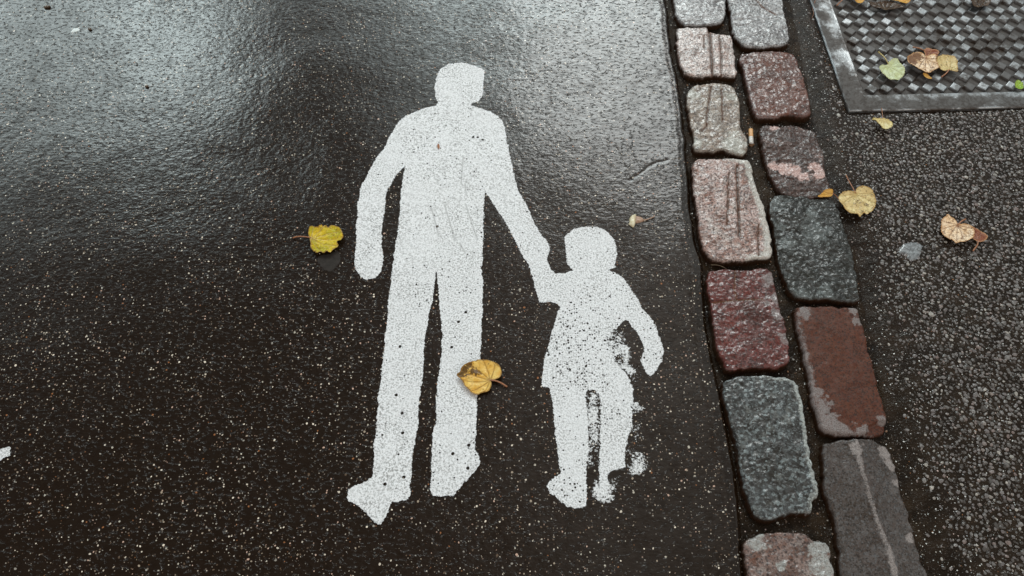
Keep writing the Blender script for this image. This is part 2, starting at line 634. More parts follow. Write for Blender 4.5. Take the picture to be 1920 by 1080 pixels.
def leaf_material(name, c1, c2, spot, veincol, edge, spotd=.5, rough=.42):
    m, b, p, _ = new_mat(name)
    P = flatpos(b)
    ed = b.attr('edge').outputs['Fac']
    ve = b.attr('vein').outputs['Fac']
    n1 = b.noise(P, 55, 4, .65).outputs[0]
    n2 = b.noise(b.vmath('ADD', P, (1, 5, 3)), 130, 4, .7).outputs[0]
    dk = b.attr('dark').outputs['Fac']
    col = b.mix(b.step(n1, .36, .64), c1, c2)
    lo = .70 - .28 * spotd
    n6 = b.math('ADD', b.math('MULTIPLY', n2, .6), b.math('MULTIPLY', b.noise(P, 300, 3, .6).outputs[0], .4))
    sm = b.step(b.math('ADD', n6, b.math('MULTIPLY', dk, .34)), lo - .03, lo + .10)
    col = b.mix(b.math('MULTIPLY', sm, .9), col, spot)
    col = b.mix(b.step(b.math('ADD', ed, b.math('MULTIPLY', b.math('SUBTRACT', n2, .5), 1.2)), .5, .95, 0, .85), col, edge)
    col = b.mix(b.math('MULTIPLY', ve, .75), col, veincol)
    b.val(p.inputs['Base Color'], col)
    p.inputs['Roughness'].default_value = rough
    p.inputs['Specular IOR Level'].default_value = .15
    p.inputs['Coat Weight'].default_value = .10
    p.inputs['Coat Roughness'].default_value = .15
    h = b.math('ADD', b.math('MULTIPLY', ve, -.9), b.math('MULTIPLY', n2, .9))
    b.link(b.bump(h, .0011), p.inputs['Normal'])
    return m


def plain_material(name, c1, c2, scale=150, rough=.5, bumpd=.0005, coat=.2):
    m, b, p, _ = new_mat(name)
    P = flatpos(b)
    n = b.noise(P, scale, 4, .65).outputs[0]
    b.val(p.inputs['Base Color'], b.mix(b.step(n, .35, .65), c1, c2))
    p.inputs['Roughness'].default_value = rough
    p.inputs['Coat Weight'].default_value = coat
    b.link(b.bump(n, bumpd), p.inputs['Normal'])
    return m


M_ROAD = road_material()
M_WALK = matrix_material("sidewalk_tar", (.012, .0072, .0040), (.024, .0152, .0092), .10, .5, .16, .0014)
M_JOINT = matrix_material("joint_dirt", (.009, .0052, .0026), (.028, .017, .009), .06, .6, .14, .0022)
M_PEB = pebble_material()
M_PAINT = paint_material()

# ------------------------------------------------------------------ ground surfaces
road_seam = G([1238, 1250, 1262, 1282, 1291, 1300, 1318, 1325, 1345, 1366, 1388, 1398, 1412],
              [-120, 0, 100, 200, 300, 420, 500, 600, 700, 800, 950, 1080, 1250])
walk_seam = G([1470, 1484, 1506, 1528, 1562, 1612, 1618, 1655, 1672, 1722, 1752, 1790],
              [-120, 0, 100, 230, 370, 480, 560, 700, 820, 940, 1080, 1250])


def seam_x(seam, y, jitter=0.0, seed=0):
    o = np.argsort(seam[:, 1])
    sy, sx = seam[o, 1], seam[o, 0]
    k0 = (sx[1] - sx[0]) / (sy[1] - sy[0])
    k1 = (sx[-1] - sx[0]) / (sy[-1] - sy[0])
    x = np.interp(y, sy, sx)
    x = np.where(y < sy[0], sx[0] + (y - sy[0]) * k1, x)
    x = np.where(y > sy[-1], sx[-1] + (y - sy[-1]) * k1, x)
    if jitter:
        x = x + jitter * fbm(y * 0 + seed, y, 22, 4, seed)
    return x


RX = lambda y: seam_x(road_seam, y, .004, 3)
WX = lambda y: seam_x(walk_seam, y, .006, 8)

# access cover frame: corner and axes on the ground
C0 = G(1591, 210)
CU = G(1920, 197) - C0
CU = CU / np.linalg.norm(CU)
CV = G(1525, 0) - C0
CV = CV / np.linalg.norm(CV)
CVp = np.array([-CU[1], CU[0]])
CVv = CVp + CV
CVv = CVv / np.linalg.norm(CVv)
CV = CVv
CU = np.array([CV[1], -CV[0]])
COVER = 0.70
cov_poly = np.array([C0, C0 + CU * COVER, C0 + (CU + CV) * COVER, C0 + CV * COVER])

scr_lines = [G([1150, 1163, 1181], [268, 292, 336]), G([1170, 1184, 1198], [264, 285, 318]),
             G([1182, 1200, 1217, 1232, 1250], [337, 326, 312, 305, 301])]
crack2 = G([1400, 1372, 1345, 1320], [1032, 1043, 1056, 1090])


def road_h(x, y):
    z = .0018 * fbm(x, y, 4.5, 2, 1) + .00010 * fbm(x, y, 40, 2, 5)
    z = z + .00018 * fbm(x, y, 140, 2, 9)
    near = (np.abs(x) < 1.4) & (y > .1) & (y < 1.9)
    if near.any():
        xs, ys = x[near], y[near]
        dz = np.zeros_like(xs)
        for L, wd, dp in ((scr_lines[0], .003, .0004), (scr_lines[1], .003, .0004), (scr_lines[2], .0032, .0007), (crack2, .003, .0010)):
            dz -= dp * np.exp(-(line_d(xs, ys, L) / wd) ** 2)
        z[near] += dz
    d = RX(y) - x
    # rolled-down edge with a thin raised lip against the setts
    z = z - .009 * sstep(-d, -.008, .001) + .0010 * np.exp(-((d - .022) / .008) ** 2)
    return z


def walk_h(x, y):
    z = .0030 * fbm(x, y, 5, 3, 21) + .0008 * fbm(x, y, 60, 3, 25)
    d = x - WX(y)
    z = z - .009 * sstep(-d, -.045, .001)
    cx = (x - C0[0]) * CU[0] + (y - C0[1]) * CU[1]
    cy = (x - C0[0]) * CV[0] + (y - C0[1]) * CV[1]
    m = np.minimum(np.minimum(cx, COVER - cx), np.minimum(cy, COVER - cy))
    z = z - .05 * sstep(m, .002, .012) - .003 * sstep(m, -.02, 0)
    return z


def joint_h(x, y):
    z = -.0095 + .0022 * fbm(x, y, 30, 3, 33) + .0010 * fbm(x, y, 120, 2, 36)
    return z


def axis(a, b, st, far=90.0):
    """fine samples between a and b, then growing steps out to far"""
    core = np.arange(a, b + st * .5, st)
    up, s, v = [], st, core[-1]
    while v < far:
        s *= 1.35
        v += s
        up.append(v)
    dn, s, v = [], st, core[0]
    while v > -far:
        s *= 1.35
        v -= s
        dn.append(v)
    return np.concatenate([dn[::-1], core, up])


def strip(ys, us):
    return np.meshgrid(us, ys)


YS = axis(.16, 1.78, .0025)
# road: distances to the left of the seam
us = np.arange(0, 1.98, .0025)
s, v, ex = .0025, us[-1], []
while v < 90:
    s *= 1.35
    v += s
    ex.append(v)
us = np.concatenate([us, ex])
U, Y = strip(YS, us[::-1])
X = RX(Y) - U
Z = road_h(X, Y)
me = raw_mesh("road", np.stack([X, Y, Z], -1).reshape(-1, 3), grid_faces(*X.shape), M_ROAD)
tag(obj("road", me), "dark wet asphalt road surface left of the setts", kind='structure')

# strip of dirt in which the setts stand
t = np.linspace(0, 1, 110)
T, Y = strip(YS, t)
xa, xb = RX(Y), WX(Y)
X = xa + (xb - xa) * T
Z = joint_h(X, Y)
za, zb = road_h(xa[:, :1].copy(), Y[:, :1].copy()), walk_h(xb[:, -1:].copy(), Y[:, -1:].copy())
Z = Z + (za - Z) * sstep(-T, -.03, 0.0) + (zb - Z) * sstep(T, .96, 1.0)
me = raw_mesh("sett_bed", np.stack([X, Y, Z], -1).reshape(-1, 3), grid_faces(*X.shape), M_JOINT)
tag(obj("sett_bed", me), "dark gritty dirt filling the joints between the setts", kind='structure')

# sidewalk with gravel set in its surface
us2 = np.arange(0, .98, .003)
s, v, ex = .003, us2[-1], []
while v < 90:
    s *= 1.35
    v += s
    ex.append(v)
us2 = np.concatenate([us2, ex])
U, Y = strip(YS, us2)
X = WX(Y) + U
Z = walk_h(X, Y)
wv = np.stack([X, Y, Z], -1).reshape(-1, 3)
wf = grid_faces(*X.shape)
rng = np.random.default_rng(7)
phi = (1 + 5 ** .5) / 2
ICO = np.array([(-1, phi, 0), (1, phi, 0), (-1, -phi, 0), (1, -phi, 0), (0, -1, phi), (0, 1, phi), (0, -1, -phi), (0, 1, -phi),
                (phi, 0, -1), (phi, 0, 1), (-phi, 0, -1), (-phi, 0, 1)]) / math.hypot(1, phi)
ICOF = np.array([(0, 11, 5), (0, 5, 1), (0, 1, 7), (0, 7, 10), (0, 10, 11), (1, 5, 9), (5, 11, 4), (11, 10, 2), (10, 7, 6), (7, 1, 8),
                 (3, 9, 4), (3, 4, 2), (3, 2, 6), (3, 6, 8), (3, 8, 9), (4, 9, 5), (2, 4, 11), (6, 2, 10), (8, 6, 7), (9, 8, 1)])


def pebbles(cx, cy, cz, r, flat, rng, sink=.35):
    n = len(cx)
    ang = rng.uniform(0, 2 * math.pi, n)
    el = rng.uniform(.62, 1.0, n)
    P = ICO[None] * rng.uniform(.72, 1.18, (n, 12, 1))
    # a random spin about x as well so the facets differ
    a2 = rng.uniform(0, 6.28, n)
    y0 = P[..., 1] * np.cos(a2)[:, None] - P[..., 2] * np.sin(a2)[:, None]
    z0 = P[..., 1] * np.sin(a2)[:, None] + P[..., 2] * np.cos(a2)[:, None]
    x0 = P[..., 0] * r[:, None]
    y0 = y0 * (r * el)[:, None]
    z0 = z0 * (r * flat)[:, None]
    z0 = np.minimum(z0, (r * flat * .62)[:, None])
    X = x0 * np.cos(ang)[:, None] - y0 * np.sin(ang)[:, None] + cx[:, None]
    Y = x0 * np.sin(ang)[:, None] + y0 * np.cos(ang)[:, None] + cy[:, None]
    Zz = z0 + cz[:, None] - (r * flat * sink)[:, None] + .0004
    V = np.stack([X, Y, Zz], -1).reshape(-1, 3)
    Fc = (ICOF[None] + (np.arange(n) * 12)[:, None, None]).reshape(-1, 3)
    return V, Fc


gx, gy = np.meshgrid(np.arange(.30, 1.45, .0071), np.arange(.14, 1.80, .0071))
gx = (gx + rng.uniform(-.0034, .0034, gx.shape)).ravel()
gy = (gy + rng.uniform(-.0036, .0036, gy.shape)).ravel()
edge_d = gx - WX(gy)
cxl = (gx - C0[0]) * CU[0] + (gy - C0[1]) * CU[1]
cyl = (gx - C0[0]) * CV[0] + (gy - C0[1]) * CV[1]
incov = (cxl > -.006) & (cxl < COVER + .006) & (cyl > -.006)
prob = .14 + .82 * sstep(edge_d, .010, .085) + .18 * fbm(gx, gy, 9, 2, 44)
prob = prob * np.where((cyl > -.04) & (cxl < .0), .75, 1)
keep = (edge_d > .004) & ~incov & (rng.uniform(0, 1, gx.shape) < prob)
gx, gy, edge_d = gx[keep], gy[keep], edge_d[keep]
pr = .0019 + .0032 * rng.beta(1.6, 3.0, len(gx)) + .0006 * sstep(edge_d, .05, .2)
big = rng.uniform(0, 1, len(gx)) < .06
pr = np.where(big, pr + .0018, pr)
pv, pf = pebbles(gx, gy, walk_h(gx, gy), pr, rng.uniform(.45, .7, len(gx)), rng, sink=.15)
tone = np.repeat(rng.uniform(0, 1, len(gx)) ** 1.25, 12)
allv = np.concatenate([wv, pv])
mi = np.concatenate([np.zeros(len(wf)), np.ones(len(pf))])
me = raw_mesh("sidewalk", allv, [wf, pf + len(wv)], [M_WALK, M_PEB], smooth=(mi < .5),
              attrs={'tone': np.concatenate([np.zeros(len(wv)), tone])}, mat_idx=mi)
tag(obj("sidewalk", me), "coarse wet asphalt footway with exposed gravel right of the setts", kind='structure')

gp = np.array([(-120, -120, -.2), (120, -120, -.2), (120, 120, -.2), (-120, 120, -.2)], float)
me = raw_mesh("ground", gp, np.array([[0, 1, 2, 3]]), M_WALK)
tag(obj("ground", me), "ground under the paving", kind='structure')

# ------------------------------------------------------------------ granite setts
cA = lambda p: crop(p, 1240, 0, 3.6, .006)
cB = lambda p: crop(p, 1260, 270, 3.2725, .006)
cC = lambda p: crop(p, 1300, 480, 3.085, .006)
cD = lambda p: crop(p, 1340, 680, 2.7, .006)
GROUP = "granite setts laid in a double row between road and footway"


def sett(poly, top, rough_amp, mat, label, seed, grooves=(), rims=(), rim_edge=0.0, round_=.0060, dents=(), ridge=None, st=.0018,
         lump=0.0, rim_dir=None, rim_w=.014):
    poly = chaikin(poly, 1)
    x0, y0 = poly.min(0) - .012
    x1, y1 = poly.max(0) + .012
    X, Y = np.meshgrid(np.arange(x0, x1, st), np.arange(y0, y1, st))
    Xw = X + .0030 * fbm(X, Y, 60, 2, seed) + .0016 * fbm(X, Y, 190, 2, seed + 4)
    Yw = Y + .0030 * fbm(X, Y, 60, 2, seed + 50) + .0016 * fbm(X, Y, 190, 2, seed + 54)
    sd = poly_sd(Xw, Yw, poly)
    q = np.clip((sd + .004) / round_, 0, 1)
    prof = np.sqrt(np.clip(1 - (1 - q) ** 2.4, 0, 1))
    base = top + rough_amp * (.40 * fbm(X, Y, 24, 3, seed + 3) + .50 * (.35 - np.abs(fbm(X, Y, 60, 3, seed + 7))) * 1.6 + .28 * fbm(X, Y, 210, 2, seed + 9)) + lump * fbm(X, Y, 12, 2, seed + 11)
    base = base + .0012 * sstep(sd, 0, .05)
    groove = np.zeros_like(X)
    for pts, wd, dp in grooves:
        dl = line_d(X + .0012 * fbm(X, Y, 90, 2, seed + 2), Y, pts)
        g = np.exp(-(dl / wd) ** 2)
        base -= dp * g
        groove = np.maximum(groove, np.exp(-(dl / (wd * .9)) ** 2))
    for pts, dp in dents:
        base -= dp * sstep(poly_sd(Xw, Yw, pts), -.003, .004)
    rim = np.zeros_like(X)
    if ridge is not None:
        dl = line_d(X, Y, ridge)
        rx_ = np.interp(Y, ridge[::-1, 1], ridge[::-1, 0])
        base += .0050 * np.exp(-dl / .012) - .001 - .16 * np.clip(X - rx_, 0, .06)
        dl = line_d(X + .002 * fbm(X, Y, 50, 3, 5), Y, ridge)
        rim = np.maximum(rim, (.70 + .25 * fbm(X, Y, 30, 2, 6)) * np.exp(-(dl / .0075) ** 2))
    bottom = -.028
    Z = bottom + (base - bottom) * prof
    if rim_edge:
        wgt = 1.0
        if rim_dir is not None:
            c = poly.mean(0)
            gx_, gy_ = X - c[0], Y - c[1]
            sx, sy = (poly.max(0) - poly.min(0)) / 2
            wgt = np.clip(.5 + .9 * (gx_ / sx * rim_dir[0] + gy_ / sy * rim_dir[1]), 0, 1.1)
        rim = np.maximum(rim, rim_edge * wgt * sstep(-sd, -rim_w, -.001))
    for cx, cy, rx in rims:
        c = G(cx, cy, .006)
        r = rx / 860.0
        bx = X - c[0] + r * .8 * fbm(X, Y, 90, 3, seed + 31)
        by = Y - c[1] + r * .8 * fbm(X, Y, 90, 3, seed + 37)
        rim = np.maximum(rim, 1.2 * np.exp(-((bx ** 2 + by ** 2) / r ** 2) ** 1.2))
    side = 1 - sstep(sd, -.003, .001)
    inside = sd > -.0045
    kf = inside[:-1, :-1] & inside[1:, :-1] & inside[:-1, 1:] & inside[1:, 1:]
    fc = grid_faces(*X.shape, keep=kf)
    v, fc, at = compact(np.stack([X, Y, Z], -1).reshape(-1, 3), fc, {'rim': rim, 'groove': groove, 'side': side})
    # close the stone downwards with its side walls
    e = np.concatenate([fc[:, [0, 1]], fc[:, [1, 2]], fc[:, [2, 3]], fc[:, [3, 0]]])
    key = np.sort(e, 1)
    _, idx, cnt = np.unique(key[:, 0] * 10 ** 7 + key[:, 1], return_index=True, return_counts=True)
    be = e[idx[cnt == 1]]
    bv = np.unique(be)
    mp = np.full(len(v), -1)
    mp[bv] = np.arange(len(bv)) + len(v)
    low = v[bv].copy()
    low[:, 2] = -.12
    wall = np.stack([be[:, 1], be[:, 0], mp[be[:, 0]], mp[be[:, 1]]], 1)
    v = np.concatenate([v, low])
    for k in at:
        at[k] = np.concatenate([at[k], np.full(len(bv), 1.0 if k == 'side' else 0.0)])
    me = raw_mesh("paving_sett", v, np.concatenate([fc, wall]), mat, attrs=at)
    c = poly.mean(0)
    o = obj("paving_sett", me, origin=(c[0], c[1], 0.0))
    return tag(o, label, "paving sett", GROUP)


pale_grey = stone_material("granite_pale_grey", (.44, .46, .48), (.28, .27, .28), (.55, .57, .59), fleck=(.60, .60, .62), rough=.3)  # albedo lifted to carry the bright sky reflection on the wet stone
pale_pink = stone_material("granite_pale_pink", (.72, .63, .61), (.48, .32, .27), (.80, .75, .74), rim=(.5, .5, .48), fleck=(.10, .08, .08), fleck_d=.2, bumpd=.0014)
blotched = stone_material("granite_blotched", (.32, .24, .19), (.50, .44, .38), (.16, .12, .10), rim=(.50, .51, .47), fleck=(.36, .33, .30), fleck_d=.12, bumpd=.0012)
pink_worn = stone_material("granite_pink", (.60, .44, .41), (.40, .21, .16), (.70, .62, .60), rim=(.66, .67, .63), fleck=(.10, .06, .055), fleck_d=.30, bumpd=.0018)
dark_red = stone_material("granite_dark_red", (.150, .034, .028), (.085, .024, .020), (.22, .065, .055), rim=(.30, .27, .27), fleck=(.17, .07, .06), fleck_d=.15, bumpd=.0018, coatr=.12, coat=1.0)
slate = stone_material("granite_dark_speckled", (.040, .036, .031), (.10, .11, .115), (.028, .025, .021), rim=(.50, .54, .53), fleck=(.27, .32, .335), fleck_d=.22, grain=1.5, bumpd=.0016)
brown_pink = stone_material("granite_brown_pink", (.26, .17, .145), (.16, .07, .045), (.34, .27, .25), rim=(.44, .46, .45), fleck=(.13, .10, .10), fleck_d=.2, bumpd=.0018)
red_brown = stone_material("granite_red_brown", (.19, .070, .045), (.13, .048, .034), (.24, .13, .105), rim=(.30, .28, .29), fleck=(.20, .13, .12), fleck_d=.2, bumpd=.0013)
banded = stone_material("granite_brown_banded", (.085, .046, .036), (.15, .10, .088), (.04, .022, .016), rim=(.85, .60, .56), fleck=(.20, .17, .17), fleck_d=.16, bumpd=.0022)
black = stone_material("granite_black", (.026, .026, .021), (.050, .052, .045), (.016, .015, .012), rim=(.16, .18, .18), fleck=(.075, .08, .078), fleck_d=.2, bumpd=.0022, coatr=.16)
smooth_red = stone_material("granite_smooth_red", (.125, .040, .023), (.095, .030, .018), (.15, .055, .032), rim=(.30, .28, .28), fleck=(.115, .06, .045), fleck_d=.3, grain=.8, bumpd=.00035, rough=.5, coat=.3, coatr=.3, mottle=.25)
smooth_grey = stone_material("granite_smooth_grey", (.092, .070, .062), (.058, .043, .034), (.12, .105, .10), rim=(.38, .34, .33), fleck=(.13, .13, .135), fleck_d=.3, grain=.8, bumpd=.0007, rough=.42, coat=.4, coatr=.25, mottle=.5)

sett(G([1264, 1354, 1361, 1360, 1350, 1290, 1276, 1267, 1262], [-58, -60, 0, 34, 45, 47, 42, 22, -10], .006), .006, .0022, pale_grey,
     "pale grey granite sett nearest the top edge, in the roadside column", 101)
sett(cA([(107, 200), (130, 190), (300, 183), (322, 200), (345, 228), (460, 235), (475, 260), (485, 320), (500, 400), (505, 500), (495, 518), (420, 510),
         (360, 500), (330, 512), (200, 515), (150, 475), (125, 420), (110, 330)]), .007, .0016, pale_pink,
     "small whitish pink granite sett with a rusty split running down it", 102,
     grooves=[(cA([(322, 190), (332, 300), (345, 510)]), .0032, .006), (cA([(392, 250), (405, 370), (405, 510)]), .0026, .0022), (cA([(288, 240), (285, 330)]), .002, .0015)])
sett(cA([(175, 625), (215, 580), (270, 565), (430, 562), (480, 580), (505, 620), (525, 680), (530, 760), (535, 850), (575, 930), (585, 970), (565, 1040),
         (530, 1045), (460, 1010), (400, 1005), (330, 1020), (240, 1020), (215, 985), (230, 930), (205, 850), (190, 760), (175, 690)]), .005, .0024, blotched,
     "beige and grey blotched granite sett with two rusty grooves, left of the cigarette butt", 103,
     grooves=[(cA([(338, 585), (320, 700), (305, 850), (275, 880)]), .0022, .003), (cA([(410, 600), (412, 700), (415, 820)]), .0020, .0025)],
     rims=[(1378, 270, 26), (1300, 178, 14), (1370, 180, 14), (1310, 270, 12)], lump=.002)
sett(cB([(122, 120), (160, 103), (300, 93), (430, 98), (470, 115), (490, 150), (495, 220), (520, 280), (550, 360), (575, 460), (600, 560), (612, 660), (600, 705),
         (560, 705), (450, 715), (350, 720), (250, 722), (205, 680), (185, 620), (165, 520), (165, 430), (145, 340), (130, 250)]), .010, .0024, pink_worn,
     "large light pink granite sett with a long rusty groove and a pale right edge", 104,
     grooves=[(cB([(398, 140), (400, 300), (405, 450), (412, 570)]), .0036, .0035), (cB([(345, 190), (340, 330), (335, 500)]), .0022, .002), (cB([(530, 500), (525, 600), (530, 690)]), .002, .003)],
     rim_edge=1.0, rim_dir=(1.0, .0), rim_w=.026)
sett(cC([(78, 120), (95, 90), (150, 82), (300, 85), (400, 75), (440, 85), (460, 130), (485, 210), (490, 290), (515, 350), (530, 430), (548, 520), (550, 590),
         (530, 625), (480, 655), (400, 640), (300, 655), (200, 658), (170, 620), (140, 540), (120, 440), (115, 350), (100, 290), (85, 200)]), .008, .0036, dark_red,
     "rough wet wine-red granite sett with a white chip on its right edge", 105, rims=[(1440, 525, 14), (1449, 562, 14), (1459, 590, 13), (1470, 634, 10), (1474, 640, 8)],
     grooves=[(cC([(240, 90), (235, 200), (245, 260)]), .0016, .0012), (cC([(110, 275), (260, 262), (400, 255)]), .002, .0014)])
sett(cD([(45, 110), (60, 90), (130, 72), (200, 75), (260, 70), (320, 80), (390, 80), (415, 110), (430, 160), (450, 240), (462, 310), (465, 400), (480, 470), (500, 550),
         (520, 640), (515, 680), (490, 690), (495, 740), (480, 760), (400, 755), (340, 775), (270, 800), (220, 780), (180, 740), (155, 650), (125, 530), (115, 440),
         (95, 340), (60, 230), (45, 180)]), .009, .0030, slate,
     "large dark sett speckled blue-grey with a whitish right edge", 106, rim_edge=.8, rim_dir=(1.0, .25), rim_w=.016,
     dents=[(cD([(440, 480), (470, 470), (485, 560), (480, 650), (420, 680), (405, 620)]), .004)])
sett(cD([(155, 900), (180, 885), (240, 878), (300, 860), (400, 862), (460, 870), (490, 895), (550, 910), (575, 940), (590, 1010), (605, 1080), (615, 1200),
         (605, 1290), (200, 1290), (180, 1200), (160, 1020)]), .008, .0034, brown_pink,
     "mottled pinkish brown sett with a pale corner, cut off by the bottom edge", 107, rims=[(1542, 1030, 20), (1548, 1060, 22), (1415, 1012, 16), (1462, 1060, 8)],
     dents=[(cD([(315, 1000), (340, 990), (345, 1040), (318, 1050)]), .004)])
sett(cA([(450, 0), (470, 90), (475, 160), (485, 220), (520, 270), (560, 310), (620, 325), (720, 325), (850, 300), (862, 260), (855, 210), (835, 140), (820, 60),
         (795, -80), (770, -200), (450, -200), (440, -80)]), .010, .0034, pale_grey,
     "pink-tinted grey granite sett nearest the top edge, in the footway-side column", 108, lump=.0025, grooves=[(cA([(610, -20), (680, 60), (770, 110)]), .003, .002)])
sett(cA([(530, 370), (600, 362), (720, 348), (800, 355), (885, 368), (910, 410), (935, 480), (960, 560), (985, 640), (1005, 730), (1003, 770), (970, 785), (850, 780),
         (700, 798), (640, 795), (615, 740), (590, 640), (570, 540), (550, 470), (535, 420)]), .009, .0026, red_brown,
     "red-brown granite sett with a grey reflection painted along its left edge, right of the small whitish pink one", 109, rim_edge=.5, rim_dir=(-1.0, .0), rim_w=.02)  # grey left rim is a reflection put into the stone colour
sett(np.vstack([cA([(665, 860), (720, 848), (800, 852), (900, 848), (980, 868), (1030, 880), (1060, 950)]),
                cB([(925, 60), (940, 150), (945, 200), (970, 260), (975, 290), (940, 310), (870, 325), (760, 320), (690, 305), (645, 270), (620, 210), (590, 150),
                    (570, 90), (560, 20), (539, -60)])]), .006, .0046, banded,
     "rugged dark brown sett with a pinkish white band across it", 110, lump=.003,
     rims=[(1453, 312, 12), (1470, 318, 13), (1490, 322, 13), (1508, 331, 12), (1528, 316, 12), (1535, 326, 12), (1450, 240, 8), (1546, 245, 9)])
sett(cB([(600, 325), (680, 315), (780, 325), (880, 345), (960, 340), (1000, 360), (1030, 430), (1060, 520), (1090, 620), (1110, 720), (1130, 830), (1150, 930), (1145, 965),
         (1060, 965), (960, 945), (870, 955), (750, 935), (715, 880), (680, 800), (655, 700), (645, 600), (630, 520), (605, 450)]), .006, .0048, black,
     "large rough black sett with a greenish cast", 111, lump=.002, rims=[(1456, 380, 18), (1465, 425, 10), (1500, 552, 16), (1530, 435, 26), (1475, 455, 14), (1545, 550, 14), (1520, 400, 12)], round_=.0045)
sett(cC([(590, 305), (640, 290), (760, 295), (900, 298), (950, 305), (965, 340), (975, 420), (1000, 500), (1025, 600), (1050, 690), (1075, 780), (1090, 860), (1120, 940),
         (1115, 965), (1120, 1000), (1080, 1030), (950, 1035), (820, 1040), (740, 1005), (720, 950), (700, 880), (680, 780), (660, 660), (635, 560), (615, 450), (600, 380)]),
     .009, .0008, smooth_red, "smooth flat red-brown sett rimmed with a whitish crust", 112, rim_edge=.66, rim_dir=(-.75, -.5), rim_w=.020, round_=.008,
     rims=[(1512, 590, 13), (1600, 585, 10), (1611, 603, 9), (1538, 772, 19), (1553, 797, 19), (1580, 810, 13), (1614, 808, 12), (1655, 790, 9), (1530, 735, 15)],
     dents=[(cC([(1010, 985), (1050, 965), (1130, 960), (1140, 1050), (1000, 1050)]), .009)])
sett(cD([(545, 420), (590, 400), (680, 390), (780, 388), (850, 400), (885, 425), (910, 480), (935, 580), (955, 660), (990, 740), (1010, 830), (1035, 920), (1065, 1020),
         (1085, 1080), (1125, 1250), (1140, 1330), (690, 1330), (660, 1200), (645, 1080), (640, 980), (620, 850), (590, 720), (550, 640), (560, 540)]), .007, .0012, smooth_grey,
     "long smooth grey sett with a raised pale ridge along its length", 113, ridge=cD([(710, 385), (740, 540), (780, 680), (825, 820), (870, 930), (905, 1050), (960, 1330)]),
     rims=[(1606, 840, 10), (1668, 845, 14), (1678, 868, 10), (1688, 900, 7), (1710, 1005, 8)], rim_edge=.35, rim_dir=(1, .1), rim_w=.008, lump=.0015)

# stones of the same two rows where they run on outside the photograph
far_mats = [pale_grey, pink_worn, slate, brown_pink, red_brown, black]


def band(y, s):
    a, b_ = float(RX(np.array([y]))[0]), float(WX(np.array([y]))[0])
    return a + (b_ - a) * s


k = 0
for col_, (s0, s1) in enumerate(((.06, .50), (.55, .94))):
    for y0, dy in [(1.80 + .155 * i + .04 * col_, .135) for i in range(4)] + [(.085 - .02 * col_ - .17 * i, .15) for i in range(2)]:
        ya, yb = (y0, y0 + dy) if y0 > 1 else (y0 - dy, y0)
        pl = np.array([(band(ya, s0), ya), (band(ya, s1), ya), (band(yb, s1), yb), (band(yb, s0), yb)])
        c = pl.mean(0)
        pl = np.concatenate([[pl[i], .5 * (pl[i] + pl[(i + 1) % 4])] for i in range(4)])
        pl = c + (pl - c) * (1 + .05 * rng.uniform(-1, 1, (8, 1)))
        sett(pl, .007, .003, far_mats[k % 6], "granite sett farther along the double row, outside the photo", 200 + k, st=.003)
        k += 1

# ------------------------------------------------------------------ painted figures
A1 = (640, 90, 2.348)
A2 = (640, 520, 2.25)
K3 = (960, 400, 3.375)
K4 = (960, 680, 3.375)
adult = np.vstack([
    crop([(440, 92), (470, 72), (530, 64), (575, 75), (612, 88), (630, 100), (626, 160), (622, 215), (605, 236), (575, 246), (572, 254), (600, 262), (650, 280),
          (690, 300), (712, 328), (722, 360), (728, 410), (745, 480), (760, 560), (780, 630), (820, 700), (850, 770), (875, 815), (905, 845), (918, 875), (914, 900),
          (905, 920), (865, 940), (822, 955), (790, 900), (760, 840), (735, 790), (690, 720), (655, 665), (632, 632), (628, 700), (628, 800), (622, 900), (620, 1000)], *A1),
    crop([(598, 0), (596, 100), (592, 200), (588, 350), (578, 430), (575, 500), (570, 620), (565, 720), (580, 755), (585, 785), (570, 815), (530, 855), (495, 895),
          (475, 920), (455, 920), (415, 925), (385, 922), (375, 900), (380, 820), (382, 740), (385, 660), (400, 610), (400, 520), (405, 450), (412, 400), (420, 330),
          (425, 250), (418, 160), (410, 80), (405, 10), (401, -24), (393, 20), (385, 100), (365, 180), (350, 290), (345, 400), (333, 500), (325, 600), (315, 680),
          (302, 740), (298, 800), (293, 880), (290, 925), (270, 940), (235, 950), (215, 945), (205, 965), (190, 1010), (165, 1043), (140, 1035), (110, 1005), (75, 970),
          (45, 950), (25, 930), (30, 895), (60, 880), (110, 858), (130, 840), (138, 790), (140, 700), (150, 600), (155, 500), (170, 400), (180, 300), (190, 200),
          (200, 100), (210, 0)], *A2),
    crop([(220, 1000), (235, 900), (245, 830), (255, 740), (262, 640), (275, 560), (282, 524), (255, 545), (225, 590), (200, 640), (190, 720), (180, 800), (178, 870),
          (185, 920), (180, 960), (175, 990), (155, 1010), (110, 1024), (80, 1005), (60, 975), (60, 900), (68, 840), (64, 790), (70, 745), (72, 700), (85, 610),
          (110, 570), (150, 490), (185, 450), (215, 390), (250, 330), (285, 300), (340, 275), (410, 256), (420, 254), (425, 238), (412, 215), (410, 180), (418, 140),
          (425, 110)], *A1)])
